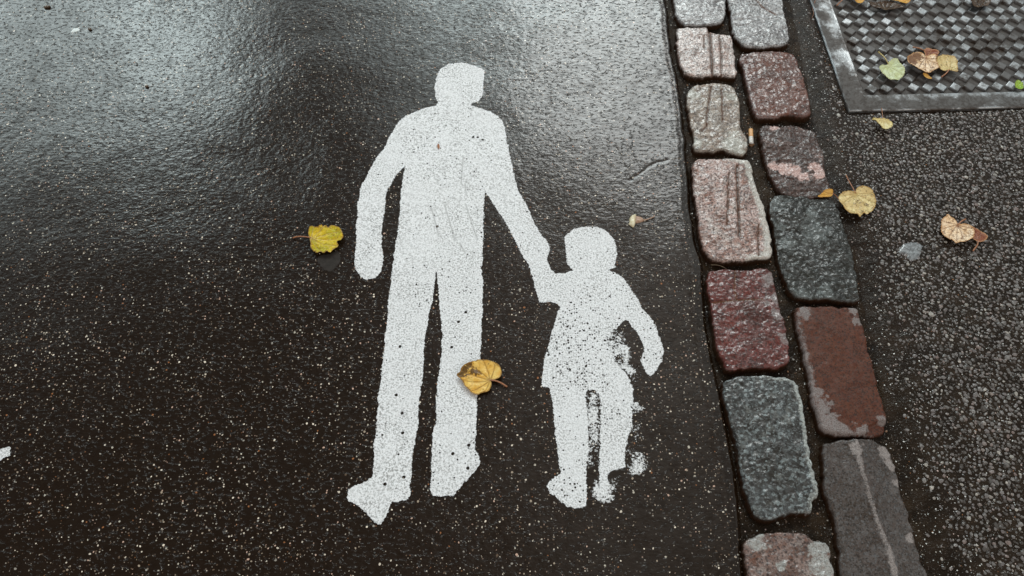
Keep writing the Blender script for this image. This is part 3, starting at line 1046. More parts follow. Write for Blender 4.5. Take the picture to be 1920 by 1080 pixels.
child = np.vstack([
    crop([(96, 312), (150, 285), (218, 258), (225, 300), (245, 350), (275, 382), (330, 378), (388, 362), (375, 350), (345, 315), (342, 270), (340, 230), (333, 150),
          (350, 130), (385, 105), (430, 87), (490, 82), (560, 90), (610, 120), (645, 165), (662, 205), (663, 250), (658, 300), (650, 325), (664, 342), (640, 350),
          (597, 355), (640, 370), (690, 395), (720, 430), (760, 490), (800, 545), (825, 600), (870, 650), (910, 710), (935, 780), (950, 830), (960, 880), (945, 940),
          (915, 990), (900, 1010), (875, 1030), (845, 1005), (825, 970), (812, 930), (825, 900), (835, 860), (815, 800), (790, 750), (755, 715), (735, 680), (715, 675),
          (690, 700), (660, 735), (615, 720), (598, 750), (590, 800), (620, 870), (650, 930)], *K3),
    crop([(690, 40), (720, 70), (750, 120), (765, 170), (768, 230), (760, 300), (762, 400), (740, 470), (720, 540), (715, 600), (720, 660), (690, 675), (640, 685),
          (618, 692), (605, 715), (605, 740), (625, 780), (625, 805), (600, 810), (570, 790), (550, 760), (550, 700), (552, 600), (555, 500), (560, 400), (560, 300),
          (550, 200), (520, 170), (475, 180), (470, 250), (480, 350), (485, 450), (485, 550), (475, 650), (472, 750), (472, 850), (465, 900), (440, 920), (400, 925),
          (350, 910), (300, 870), (240, 825), (220, 780), (235, 745), (270, 720), (310, 695), (300, 650), (290, 560), (275, 450), (265, 350), (255, 250), (240, 180),
          (235, 160), (185, 145), (190, 90), (195, 50)], *K4),
    crop([(205, 940), (225, 850), (255, 740), (280, 660), (300, 600), (290, 575), (240, 560), (175, 562), (160, 530), (135, 430), (130, 400), (110, 340)], *K3)])
fuzzy = [
    (crop([(600, 735), (640, 720), (700, 760), (720, 830), (740, 890), (745, 950), (785, 990), (770, 1060), (700, 990), (650, 930), (600, 860), (585, 790)], *K3), .47),
    (crop([(470, 190), (560, 190), (565, 300), (560, 650), (475, 650)], *K4), .40),
    (crop([(735, 540), (790, 560), (840, 600), (865, 660), (850, 700), (810, 730), (770, 730), (735, 690), (725, 620)], *K4), .56),
    (crop([(760, 400), (790, 380), (820, 450), (815, 500), (770, 515), (745, 500), (750, 440)], *K4), .50),
    (crop([(513, 740), (540, 725), (560, 770), (600, 810), (638, 840), (638, 870), (600, 890), (550, 880), (515, 840)], *K4), .68),
    (crop([(765, 255), (800, 270), (828, 290), (800, 305), (765, 295)], *K4), .55),
    (crop([(715, 100), (790, 160), (800, 260), (800, 380), (790, 520), (745, 540), (740, 420), (745, 250)], *K4), .22),
    (crop([(605, 730), (635, 740), (640, 800), (625, 805), (615, 770)], *K4), .5),
]
scratches = [crop(p, *A1) for p in ([(455, 695), (478, 770), (500, 850)], [(548, 690), (575, 775), (600, 845)], [(538, 480), (532, 540), (528, 600)],
                                    [(545, 600), (550, 650)], [(395, 700), (430, 830)], [(520, 860), (545, 900)])]
big_pits = [(905, 503), (750, 650), (743, 741), (754, 775), (879, 835), (877, 878), (849, 851), (757, 895), (722, 908), (755, 812), (860, 603), (873, 585),
            (847, 651), (896, 258), (905, 263), (887, 258), (820, 425)]


def painted(name, poly, lift, parent, extra=(), pitzones=(), scr=(), st=.0016, label=None):
    allp = np.vstack([poly] + [e[0] for e in extra])
    x0, y0 = allp.min(0) - .012
    x1, y1 = allp.max(0) + .012
    X, Y = np.meshgrid(np.arange(x0, x1, st), np.arange(y0, y1, st))
    jx = X + .0021 * fbm(X, Y, 95, 3, 61)
    jy = Y + .0021 * fbm(X, Y, 95, 3, 67)
    sd = poly_sd(jx, jy, poly)
    cover = 1.10 * sstep(sd, -.003, .0040) + .5 * sstep(sd, .002, .014)
    for pl, dens in extra:
        s2 = poly_sd(jx, jy, pl)
        rag = .42 * fbm(X, Y, 55, 3, 63) + .16 * fbm(X, Y, 150, 2, 64)
        cover = np.maximum(cover, (dens + rag) * sstep(s2 + .006 * fbm(X, Y, 45, 2, 65), -.009, .007))
    pit = np.zeros_like(X) + .12 + .2 * np.clip(fbm(X, Y, 9, 3, 71), 0, 1)
    for px, py, r, a in pitzones:
        c = G(px, py)
        pit = np.maximum(pit, a * np.exp(-((X - c[0]) ** 2 + (Y - c[1]) ** 2) / (r / 950.) ** 2))
    for px, py in big_pits:
        c = G(px, py)
        cover = cover - 3.0 * np.exp(-((X - c[0]) ** 2 + (Y - c[1]) ** 2) / .0029 ** 2)
    sc = np.zeros_like(X)
    for L in scr:
        sc = np.maximum(sc, .8 * np.exp(-(line_d(X, Y, L) / .0016) ** 2))
    Z = road_h(X, Y) + lift
    ok = cover > .02
    kf = ok[:-1, :-1] | ok[1:, :-1] | ok[:-1, 1:] | ok[1:, 1:]
    v, fc, at = compact(np.stack([X, Y, Z], -1).reshape(-1, 3), grid_faces(*X.shape, keep=kf), {'cover': cover, 'pit': pit, 'scratch': sc})
    me = raw_mesh(name, v, fc, M_PAINT, attrs=at)
    return obj(name, me, parent)


mk = thing("road_marking", (*G(930, 700), 0.0), "worn white painted pictogram of an adult holding a child by the hand", "road marking")
tag(painted("adult_figure", adult, .0010, mk, scr=scratches), "tall white painted adult silhouette")
tag(painted("child_figure", child, .0007, mk, extra=fuzzy,
            pitzones=[(1075, 650, 60, .95), (1060, 600, 40, .8), (1120, 560, 60, .45), (1090, 700, 50, .8), (1200, 640, 50, .5), (1060, 900, 90, .35), (1150, 800, 60, .4)]),
    "small white painted child silhouette, blotchy at its right side")
mk2 = thing("road_marking", (*G(0, 845), 0.0), "rounded end of another white painted marking at the left edge of the road", "road marking")
painted("paint_stroke", crop([(-700, 1100), (-500, 820), (-150, 640), (0, 580), (60, 560), (120, 545), (200, 520), (265, 530), (285, 570), (265, 610), (270, 690), (240, 735), (150, 755),
                              (100, 790), (0, 870), (-250, 1100), (-450, 1300)], 0, 800, 13.5), .0010, mk2)

# ------------------------------------------------------------------ access cover
M_FRAME = metal_material("cover_frame_iron", 0.0)
M_PLATE = metal_material("cover_plate_iron", 0.03)
cv = thing("access_cover", (C0[0], C0[1], 0), "iron access cover with raised diamond studs in a flat metal frame", "access cover")
FW = .048


def cover_world(u, v_, z):
    return np.stack([C0[0] + u * CU[0] + v_ * CV[0], C0[1] + u * CU[1] + v_ * CV[1], z], -1)


def frame_mesh():
    """a ring with bevelled edges, slightly worn: profile swept round the square with mitred corners"""
    prof = [(-.001, -.05), (-.001, .0022), (.0008, .0040), (.004, .0036), (.010, .0032), (.022, .0031), (.034, .0033), (FW - .006, .0034), (FW - .002, .0036), (FW, .0022), (FW, -.012)]
    n = 90
    V, side = [], []
    for c in range(4):
        for i in range(n):
            s = i / n
            for off, z in prof:
                a, b_ = off, COVER - off
                pts = [(a, a), (b_, a), (b_, b_), (a, b_)]
                p0, p1 = np.array(pts[c]), np.array(pts[(c + 1) % 4])
                p = p0 + (p1 - p0) * s
                V.append((p[0], p[1], z))
    V = np.array(V)
    jit = .0004 * fbm(V[:, 0], V[:, 1], 60, 3, 80)
    jit2 = .0009 * fbm(V[:, 0], V[:, 1], 35, 3, 84)
    W = cover_world(V[:, 0] + jit2, V[:, 1] - jit2, V[:, 2] + jit)
    off = np.minimum(np.minimum(V[:, 0], COVER - V[:, 0]), np.minimum(V[:, 1], COVER - V[:, 1]))
    grime = .09 * (1 - sstep(off, .022, .046)) * (V[:, 1] < FW + .01) + (.07 - .09 * sstep(V[:, 1], .06, .16) + .05 * (1 - sstep(off, .018, .034))) * (V[:, 1] >= FW + .01)
    grime = grime - .10 * (off < .002)
    m, kf = len(prof), 4 * n
    i, j = np.meshgrid(np.arange(kf), np.arange(m - 1), indexing='ij')
    f = np.stack([i * m + j, ((i + 1) % kf) * m + j, ((i + 1) % kf) * m + j + 1, i * m + j + 1], -1).reshape(-1, 4)
    return raw_mesh("frame", W, f, M_FRAME, attrs={'dirt': np.zeros(len(W)), 'grime': grime}, smooth=False)


obj("frame", frame_mesh(), cv)


def plate_mesh():
    V, Fq, D, nv = [], [], [], 0
    g0, g1 = FW + .0035, COVER - FW - .0035
    # base sheet with fine grid
    ax = np.linspace(g0, g1, 150)
    U_, V_ = np.meshgrid(ax, ax)
    Zb = -.0060 + .0009 * fbm(U_, V_, 40, 3, 90)
    V.append(np.stack([U_, V_, Zb], -1).reshape(-1, 3))
    Fq.append(grid_faces(*U_.shape))
    D.append(np.full(U_.size, .85))
    nv = U_.size
    # side skirt
    sk = [(g0, g0), (g1, g0), (g1, g1), (g0, g1)]
    for i in range(4):
        (a, b_), (c, d) = sk[i], sk[(i + 1) % 4]
        V.append(np.array([(a, b_, -.0061), (c, d, -.0061), (c, d, -.02), (a, b_, -.02)]))
        Fq.append(np.array([[0, 1, 2, 3]]) + nv)
        D.append(np.full(4, .9))
        nv += 4
    P = .0318
    r = P / 2 * 1.015
    cnt = int((g1 - g0 - .006) / P)
    off = g0 + .004 + P / 2
    rr = np.random.default_rng(5)
    for i in range(cnt):
        for j in range(cnt):
            u, v_ = off + i * P, off + j * P
            hgt = .0035 + rr.uniform(-.0006, .0005)
            rt = r * .87 * rr.uniform(.93, 1.02)
            ring0 = [(r, 0), (0, r), (-r, 0), (0, -r)]
            cc = rr.uniform(-.0007, .0007, 2)
            tilt = rr.uniform(-.0005, .0005, 2)
            pts = [(u + a, v_ + b_, -.0066) for a, b_ in ring0]
            pts += [(u + a * rt / r * .99 + cc[0], v_ + b_ * rt / r * .99 + cc[1], hgt - .0037 - .0004 + tilt[0] * a / r + tilt[1] * b_ / r) for a, b_ in ring0]
            pts += [(u + a * rt / r * .84 + cc[0], v_ + b_ * rt / r * .84 + cc[1], hgt - .0037 + .0001 + tilt[0] * a / r + tilt[1] * b_ / r) for a, b_ in ring0]
            f = []
            for k_ in range(4):
                k2 = (k_ + 1) % 4
                f.append((k_, k2, 4 + k2, 4 + k_))
                f.append((4 + k_, 4 + k2, 8 + k2, 8 + k_))
            f.append((8, 9, 10, 11))
            V.append(np.array(pts))
            Fq.append(np.array(f) + nv)
            dd = [.9] * 4 + [.15] * 4 + [0.0] * 4
            if rr.uniform() < .20:
                dd = [.9] * 4 + [.7] * 8
            D.append(np.array(dd))
            nv += 12
    V = np.concatenate(V)
    W = cover_world(V[:, 0], V[:, 1], V[:, 2])
    return raw_mesh("plate", W, np.concatenate(Fq), M_PLATE, attrs={'dirt': np.concatenate(D)}, smooth=False)


obj("plate", plate_mesh(), cv)

# ------------------------------------------------------------------ leaves
L_GOLD = leaf_material("leaf_gold", (.78, .53, .15), (.66, .36, .06), (.05, .018, .004), (.30, .14, .03), (.28, .14, .03), .35)
L_YGREEN = leaf_material("leaf_yellow_green", (.66, .47, .03), (.42, .37, .02), (.17, .07, .02), (.62, .46, .18), (.30, .15, .03), .55)
L_CREAM = leaf_material("leaf_spotted_cream", (.74, .60, .30), (.60, .44, .20), (.12, .07, .03), (.60, .46, .18), (.40, .24, .08), .62)
L_BROWN = leaf_material("leaf_mottled_brown", (.88, .70, .50), (.76, .52, .30), (.15, .065, .03), (.24, .10, .05), (.48, .25, .10), .66)
L_RUST = leaf_material("leaf_rust", (.28, .10, .06), (.36, .17, .11), (.13, .05, .03), (.25, .10, .05), (.44, .22, .10), .4)
L_PGREEN = leaf_material("leaf_pale_green", (.58, .64, .42), (.50, .54, .27), (.18, .17, .09), (.66, .68, .42), (.46, .47, .24), .35)
L_ORANGE = leaf_material("leaf_orange", (.62, .34, .06), (.66, .40, .11), (.28, .12, .03), (.45, .22, .05), (.50, .24, .05), .3)
L_DARK = leaf_material("leaf_dark_wet", (.045, .028, .018), (.09, .055, .035), (.02, .012, .008), (.14, .09, .05), (.05, .03, .02), .4, rough=.2)
L_PALEY = leaf_material("leaf_pale_yellow", (.70, .58, .26), (.72, .64, .38), (.30, .19, .06), (.70, .55, .24), (.40, .28, .08), .25)
L_GREEN = leaf_material("leaf_green", (.22, .40, .03), (.30, .44, .05), (.10, .16, .02), (.40, .48, .10), (.20, .26, .04), .3)
M_STEM = plain_material("stem_red_brown", (.38, .16, .07), (.28, .11, .05), 200)
M_STEMY = plain_material("stem_yellow", (.52, .40, .13), (.40, .30, .10), 200)
LG = "fallen leaves scattered on the ground"


def surf_z(x, y):
    if np.ndim(x) == 0:
        return float(surf_z(np.array([float(x)]), np.array([float(y)]))[0])
    z = np.where(x < RX(y), road_h(x, y) + .0008, np.where(x > WX(y), walk_h(x, y) + .0022, .0075))
    cx = (x - C0[0]) * CU[0] + (y - C0[1]) * CU[1]
    cy = (x - C0[0]) * CV[0] + (y - C0[1]) * CV[1]
    return np.where((cx > 0) & (cy > 0), .0044, z)


def fallen_leaf(poly, base, mat, label, stem=None, stemmat=None, curl=.004, crinkle=.0018, lift=.0, seed=1, darkc=None, nveins=7, st=.0011, zf=None,
                teeth=.0007, fold=None, group=LG, name="fallen_leaf", cat="leaf", tip=None, stem_r=.0013):
    """a traced blade with veins, crinkles and lifted margins; base is the point where the stalk joins"""
    poly = chaikin(poly, 1)
    # serrated margin
    n = len(poly)
    out = []
    for i in range(n):
        a, b_ = poly[i], poly[(i + 1) % n]
        L = np.linalg.norm(b_ - a)
        m = max(1, int(L / .0026))
        nrm = np.array([(b_ - a)[1], -(b_ - a)[0]]) / (L + 1e-9)
        for k_ in range(m):
            out.append(a + (b_ - a) * k_ / m + nrm * teeth * (1 if k_ % 2 else -1))
    poly = np.array(out)
    x0, y0 = poly.min(0) - st * 2
    x1, y1 = poly.max(0) + st * 2
    X, Y = np.meshgrid(np.arange(x0, x1, st), np.arange(y0, y1, st))
    sd, nx, ny = poly_sd(X, Y, poly, nearest=True)
    snap = sd < 0
    near = np.abs(sd) < st * 1.6
    inside = sd > 0
    kf = inside[:-1, :-1] | inside[1:, :-1] | inside[:-1, 1:] | inside[1:, 1:]
    X = np.where(snap, nx, X)
    Y = np.where(snap, ny, Y)
    sd = np.maximum(sd, 0)
    c = poly.mean(0)
    R = np.max(np.linalg.norm(poly - c, axis=1))
    base = np.asarray(base, float)
    ax_ = c - base
    if np.linalg.norm(ax_) < .003 and tip is None:
        ax_ = np.array([0, -1.0])
    if tip is not None:
        ax_ = np.asarray(tip) - base
    a0 = math.atan2(ax_[1], ax_[0])
    vein = np.zeros_like(X)
    ridge = np.zeros_like(X)
    for k_ in range(nveins):
        a = a0 + (k_ - (nveins - 1) / 2) * radians(31)
        bend = 1 if k_ > (nveins - 1) / 2 else -1
        if k_ == (nveins - 1) // 2 and nveins % 2:
            bend = 0
        pts = [base + R * 2.1 * tt * np.array([cos(a - bend * .35 * tt), sin(a - bend * .35 * tt)]) for tt in np.linspace(0, 1, 6)]
        d = line_d(X, Y, pts)
        rr = np.hypot(X - base[0], Y - base[1])
        wv_ = .00085 * (1 - .55 * np.clip(rr / (2 * R), 0, 1))
        vein = np.maximum(vein, np.exp(-(d / wv_) ** 2))
        ridge = np.maximum(ridge, np.exp(-(d / .004) ** 2))
        # side veins off the main ones
        for q in (.35, .55, .75):
            for sgn in (-1, 1):
                o = base + R * 2.0 * q * np.array([cos(a - bend * .35 * q), sin(a - bend * .35 * q)])
                e = o + R * .5 * np.array([cos(a + sgn * .8), sin(a + sgn * .8)])
                vein = np.maximum(vein, .5 * np.exp(-(line_d(X, Y, [o, e]) / .0005) ** 2))
    zb = surf_z(X, Y) if zf is None else zf + X * 0
    if zf is None:
        zc = float(surf_z(c[0], c[1]))
        zb = np.maximum(zb, zc - .001)
    u = (X - c[0]) / R
    v_ = (Y - c[1]) / R
    Z = zb + .0010 + lift + crinkle * (.6 * fbm(X, Y, 95, 3, seed) + .5) + .0011 * (1 - ridge)
    Z = Z + curl * sstep(-sd, -.010, 0) * (.5 + .6 * fbm(X, Y, 45, 2, seed + 5))
    Z = Z + curl * .9 * (u * cos(seed) + v_ * sin(seed)) ** 2
    if fold is not None:
        Z = Z + fold[2] * np.clip(u * fold[0] + v_ * fold[1], 0, 1) ** 1.5
    Z = np.maximum(Z, zb + .0006)
    dark = np.zeros_like(X)
    if darkc is not None:
        for (dx_, dy_, dr) in darkc:
            cc = G(dx_, dy_)
            dark = np.maximum(dark, np.exp(-((X - cc[0]) ** 2 + (Y - cc[1]) ** 2) / (dr / 950.) ** 2))
    edge = sstep(-sd, -.0055, 0)
    v, fc, at = compact(np.stack([X, Y, Z], -1).reshape(-1, 3), grid_faces(*X.shape, keep=kf), {'vein': vein, 'edge': edge, 'dark': dark})
    t_ = thing(name, (c[0], c[1], float(zb.mean())), label, cat, group)
    me = raw_mesh("blade", v, fc, mat, attrs=at)
    o = obj("blade", me, t_)
    md = o.modifiers.new("thickness", 'SOLIDIFY')
    md.thickness = .00035
    md.offset = -1
    if stem is not None:
        s = np.asarray(stem)
        z0 = surf_z(s[:, 0], s[:, 1]) if zf is None else np.full(len(s), zf)
        # start at the height of the blade
        k_ = np.argmin((v[:, 0] - s[0, 0]) ** 2 + (v[:, 1] - s[0, 1]) ** 2)
        hz = np.linspace(v[k_, 2] + .0004, z0[-1] + .0012, len(s))
        hz = np.maximum(hz, z0 + .0009) + .0022 * np.sin(np.linspace(0, math.pi, len(s)))
        V, Fc = tube(np.column_stack([s, hz]), stem_r * .9, stem_r * 1.25, 6)
        obj("stem", raw_mesh("stem", V, Fc, stemmat or M_STEM), t_)
    return t_


Zc = .004


def C_(pts, ox, oy, s, z=.003):
    return crop(pts, ox, oy, s, z)


q = (840, 650, 9.817)
fallen_leaf(C_([(165, 525), (235, 480), (250, 410), (310, 350), (370, 305), (450, 285), (560, 250), (650, 252), (740, 262), (830, 290), (900, 330), (950, 385), (975, 450),
                (985, 520), (960, 580), (900, 615), (840, 622), (775, 628), (800, 690), (785, 770), (745, 835), (660, 845), (600, 865), (560, 900), (500, 885), (430, 850),
                (350, 780), (290, 700), (240, 600), (185, 560)], *q), C_([(775, 628)], *q)[0], L_GOLD,
            "golden heart-shaped leaf with a dark brown tip lying across the painted adult's leg",
            stem=C_([(770, 625), (870, 640), (970, 672), (1090, 730)], *q), seed=3, darkc=[(868, 695, 13), (878, 684, 9), (863, 703, 9), (886, 698, 6), (893, 699, 6)], curl=.0045, crinkle=.0026)
q = (540, 400, 9.0)
fallen_leaf(C_([(375, 330), (385, 290), (430, 260), (480, 275), (560, 235), (650, 250), (690, 280), (740, 235), (820, 250), (880, 290), (910, 340), (925, 390), (940, 435),
                (905, 455), (915, 490), (850, 490), (820, 520), (860, 580), (800, 620), (740, 660), (725, 690), (660, 660), (620, 700), (560, 660), (500, 700), (440, 650),
                (400, 600), (410, 540), (395, 480), (400, 455), (370, 400)], *q), C_([(400, 455)], *q)[0], L_YGREEN,
            "bright yellow-green crumpled leaf lying on dark asphalt left of the painted adult", stem=C_([(410, 458), (280, 432), (170, 412), (80, 405)], *q), seed=9, curl=.006,
            crinkle=.005, teeth=.0014)
q = (1500, 320, 10.8)
fallen_leaf(C_([(770, 560), (800, 510), (860, 450), (980, 440), (1060, 460), (1105, 490), (1110, 430), (1160, 380), (1250, 360), (1350, 390), (1430, 450), (1475, 530), (1500, 600),
                (1525, 680), (1500, 770), (1440, 850), (1380, 870), (1360, 905), (1310, 910), (1270, 870), (1240, 910), (1215, 930), (1190, 985), (1165, 920), (1120, 900),
                (1000, 890), (930, 840), (870, 790), (810, 690), (775, 620)], *q), C_([(1105, 500)], *q)[0], L_CREAM,
            "round cream-yellow leaf full of dark specks with a long orange stalk, beside the black sett", stem=C_([(1105, 495), (1030, 350), (975, 230), (935, 90)], *q), seed=4,
            curl=.005, crinkle=.0028, stem_r=.0011)
fallen_leaf(C_([(320, 580), (400, 520), (460, 460), (540, 445), (610, 450), (632, 500), (615, 560), (580, 580), (500, 570), (400, 592)], *q), C_([(610, 520)], *q)[0], L_ORANGE,
            "tiny folded orange leaf caught at the corner of the rugged brown sett", stem=C_([(610, 510), (680, 545), (765, 590)], *q), seed=6, curl=.004, zf=.006, nveins=3,
            fold=(.2, 1, .006), stem_r=.0006)
q = (1740, 390, 12.0)
fallen_leaf(C_([(950, 480), (1020, 470), (1100, 510), (1180, 580), (1240, 660), (1260, 740), (1220, 800), (1120, 810), (1050, 760), (990, 740), (940, 640)], *q),
            C_([(1100, 770)], *q)[0], L_RUST, "small curled reddish brown leaf tucked under the mottled brown leaf on the footway",
            stem=C_([(1105, 760), (1085, 860), (1010, 965)], *q), seed=12, curl=.006, nveins=3, fold=(1, -.3, .005))
fallen_leaf(C_([(245, 400), (270, 320), (330, 260), (390, 240), (385, 190), (430, 190), (480, 240), (560, 280), (610, 340), (640, 400), (720, 395), (840, 410), (930, 450),
                (985, 500), (1000, 600), (980, 700), (930, 750), (840, 790), (760, 815), (660, 810), (590, 835), (550, 790), (430, 740), (360, 690), (280, 600), (250, 500)], *q),
            C_([(645, 410)], *q)[0], L_BROWN, "mottled tan and dark brown leaf on the footway, at the right",
            stem=C_([(645, 405), (740, 320), (845, 250)], *q), seed=15, curl=.006, crinkle=.003, lift=.0015, tip=C_([(620, 820)], *q)[0])
q = (1500, 0, 3.6)
fallen_leaf(C_([(455, 852), (490, 822), (545, 815), (600, 832), (622, 852), (605, 882), (575, 895), (545, 885), (533, 858), (500, 840)], *q), C_([(548, 817)], *q)[0], L_PALEY,
            "pale yellow leaf curled up on its edge just below the iron cover", stem=C_([(548, 820), (545, 780), (548, 735)], *q), seed=17, curl=.006, lift=.004,
            fold=(-.8, .2, .016), stem_r=.0007)
q = (1620, 90, 9.6)
fallen_leaf(C_([(1050, 80), (1130, 20), (1220, 60), (1300, 80), (1335, 120), (1290, 190), (1150, 230), (1080, 190)], *q), C_([(1060, 95)], *q)[0], L_RUST,
            "dark reddish brown leaf scrap poking out behind the tan leaf on the iron cover", stem=C_([(1060, 95), (970, 50), (870, 0)], *q), seed=19, curl=.003, nveins=3)
fallen_leaf(C_([(240, 440), (250, 380), (310, 345), (380, 350), (410, 340), (420, 290), (480, 245), (560, 240), (600, 290), (640, 350), (700, 400), (710, 480), (690, 540),
                (630, 590), (575, 612), (550, 590), (450, 595), (360, 560), (290, 510)], *q), C_([(415, 340)], *q)[0], L_PGREEN,
            "pale green leaf lying on the iron cover near its corner", stem=C_([(415, 335), (345, 215), (250, 85)], *q), stemmat=M_STEMY, seed=22, curl=.005)
fallen_leaf(C_([(735, 230), (800, 190), (880, 130), (960, 140), (1030, 170), (1085, 225), (1150, 180), (1230, 170), (1265, 220), (1260, 290), (1290, 360), (1310, 420),
                (1270, 440), (1190, 470), (1150, 500), (1050, 480), (980, 440), (860, 400), (770, 360), (730, 310)], *q), C_([(1085, 232)], *q)[0], L_BROWN,
            "tan leaf with brown blotches in the middle of the iron cover", stem=C_([(1085, 230), (1150, 150), (1200, 70)], *q), seed=25, curl=.006, lift=.003,
            darkc=[(1704, 120, 12), (1714, 112, 9)], tip=C_([(1080, 490)], *q)[0])
fallen_leaf(C_([(1265, 240), (1320, 200), (1400, 165), (1500, 180), (1590, 190), (1640, 270), (1650, 400), (1655, 490), (1590, 460), (1500, 430), (1420, 455), (1330, 420),
                (1275, 350)], *q), C_([(1510, 430)], *q)[0], L_CREAM,
            "yellowish cream torn leaf touching the right side of the tan leaf on the iron cover", stem=C_([(1510, 425), (1450, 500), (1380, 540)], *q), seed=28, curl=.006, lift=.002,
            tip=C_([(1420, 170)], *q)[0])
fallen_leaf(C_([(1035, 485), (1100, 490), (1160, 530), (1215, 580), (1150, 588), (1080, 545)], *q), C_([(1215, 580)], *q)[0], L_ORANGE,
            "small orange leaf scrap below the tan leaf on the iron cover", seed=30, curl=.002, nveins=1)
q = (1560, 0, 10.67)
fallen_leaf(C_([(690, 60), (850, 70), (1050, 50), (1200, 60), (1430, 165), (1400, 192), (1130, 215), (1050, 235), (950, 200), (850, 180), (760, 140)], *q), C_([(1050, 230)], *q)[0],
            L_DARK, "dark wet leaf lying flat between two orange leaves on the iron cover", seed=33, curl=.002)
fallen_leaf(C_([(250, 0), (300, 15), (400, 30), (440, 90), (520, 130), (590, 100), (640, 40), (660, -30), (600, -90), (450, -130), (300, -80)], *q), C_([(262, 0)], *q)[0], L_ORANGE,
            "orange leaf near the cover plate corner, its stalk lying over the frame", stem=C_([(262, 0), (180, 60), (85, 130)], *q), seed=35, curl=.006)
fallen_leaf(C_([(1000, 45), (1080, 10), (1130, -60), (1300, -120), (1480, -90), (1560, -10), (1550, 60), (1500, 105), (1420, 100), (1300, 75), (1220, 60), (1100, 55)], *q),
            C_([(1000, 45)], *q)[0], L_ORANGE, "orange-tan leaf on the iron cover overlapping the dark wet leaf", seed=38, curl=.006)
q = (1740, 0, 10.67)
fallen_leaf(C_([(770, 60), (800, 0), (900, -60), (1100, -60), (1230, 0), (1220, 100), (1150, 180), (1050, 160), (980, 190), (880, 170), (820, 120)], *q), C_([(980, 190)], *q)[0],
            L_DARK, "glossy blackish rotten leaf on the iron cover plate", seed=41, curl=.005, crinkle=.004)
fallen_leaf(G([1900, 1904, 1908, 1912, 1915, 1918, 1914, 1907, 1902], [160, 154, 152, 156, 157, 166, 170, 170, 167], .004), G(1903, 168, .004), L_GREEN,
            "tiny bright green leaf on the cover frame's lower bar", seed=44, curl=.003, nveins=3)
fallen_leaf(G([820, 823, 825, 823, 820], [272, 270, 276, 281, 277], .002), G(822, 281, .002), L_RUST, "tiny orange-brown sliver of leaf on the painted adult's chest", seed=46,
            curl=.0005, nveins=1, teeth=0)

# ------------------------------------------------------------------ withered bud
q = (1140, 380, 16.0)
bp = C_([(830, 500)], *q)[0]
bz = float(surf_z(*bp))
bud = thing("withered_bud", (bp[0], bp[1], bz), "withered blossom with a cream tip and brown stalk, above the painted child's head", "flower bud")
M_CREAM = plain_material("petal_cream", (.72, .66, .48), (.60, .50, .30), 150)
M_CALYX = plain_material("calyx_brown", (.30, .17, .10), (.42, .28, .20), 260)


def dome(poly, h, mat, z0, name, parent, seed, st=.0008):
    poly = chaikin(poly, 1)
    x0, y0 = poly.min(0) - st * 2
    x1, y1 = poly.max(0) + st * 2
    X, Y = np.meshgrid(np.arange(x0, x1, st), np.arange(y0, y1, st))
    sd, nx, ny = poly_sd(X, Y, poly, nearest=True)
    ins = sd > 0
    kf = ins[:-1, :-1] | ins[1:, :-1] | ins[:-1, 1:] | ins[1:, 1:]
    X, Y = np.where(sd < 0, nx, X), np.where(sd < 0, ny, Y)
    sd = np.maximum(sd, 0)
    mx = sd.max()
    Z = z0 + h * np.sqrt(np.clip(1 - (1 - sd / mx) ** 2, 0, 1)) * (1 + .25 * fbm(X, Y, 160, 2, seed))
    v, fc, at = compact(np.stack([X, Y, Z], -1).reshape(-1, 3), grid_faces(*X.shape, keep=kf), {'tone': sd * 0 + .5})
    return obj(name, raw_mesh(name, v, fc, mat, attrs=at), parent)


dome(C_([(640, 480), (680, 400), (760, 350), (860, 335), (840, 400), (830, 500), (830, 600), (800, 680), (760, 735), (700, 690), (600, 620), (650, 600)], *q), .005, M_CREAM, bz, "petals", bud, 3)
dome(C_([(815, 380), (920, 400), (1010, 420), (1070, 480), (1095, 530), (1000, 570), (860, 610), (810, 580)], *q), .004, M_CALYX, bz, "calyx", bud, 4)
s = C_([(1070, 515), (1150, 510), (1230, 480), (1300, 455), (1370, 430), (1390, 370)], *q)
V, Fc = tube(np.column_stack([s, surf_z(s[:, 0], s[:, 1]) + .0016]), .0013, .0009, 6)
obj("stem", raw_mesh("stem", V, Fc, M_CALYX), bud)

# ------------------------------------------------------------------ cigarette butt
M_CORK = plain_material("filter_paper_orange", (.72, .40, .17), (.62, .33, .13), 240, coat=.1)
M_CIGP = plain_material("cigarette_paper", (.74, .73, .70), (.52, .47, .42), 200, coat=.1)
M_ASH = plain_material("burnt_tobacco", (.12, .06, .03), (.30, .15, .06), 500, .7, .001)
q = (1380, 220, 15.43)
ends = C_([(432, 335), (438, 560), (447, 740), (470, 800)], *q, -.002)
cg = thing("cigarette_butt", (*ends[1], -.006), "flattened cigarette butt with orange filter in the joint between two setts", "cigarette butt")


def cyl(p0, p1, r, mat, name, parent, z, flat=.75):
    V, Fc = tube([(*p0, z), (*(p0 + (p1 - p0) * .5), z + .0002), (*p1, z)], r, r, 12, flat)
    return obj(name, raw_mesh(name, V, Fc, mat), parent)


cyl(ends[0], ends[1], .0049, M_CORK, "filter", cg, -.0035)
cyl(ends[1], ends[2], .0050, M_CIGP, "paper", cg, -.0035)
dome(C_([(350, 745), (430, 740), (520, 745), (548, 770), (500, 800), (480, 840), (430, 830), (400, 800)], *q, -.006), .003, M_ASH, -.0080, "tobacco", cg, 5)

# ------------------------------------------------------------------ small litter
M_GUM = plain_material("trodden_gum", (.015, .011, .008), (.026, .020, .016), 90, .9, .0004, 0)
M_GUM2 = plain_material("pale_gum", (.22, .23, .235), (.08, .08, .08), 170, .3, .0024, .8)


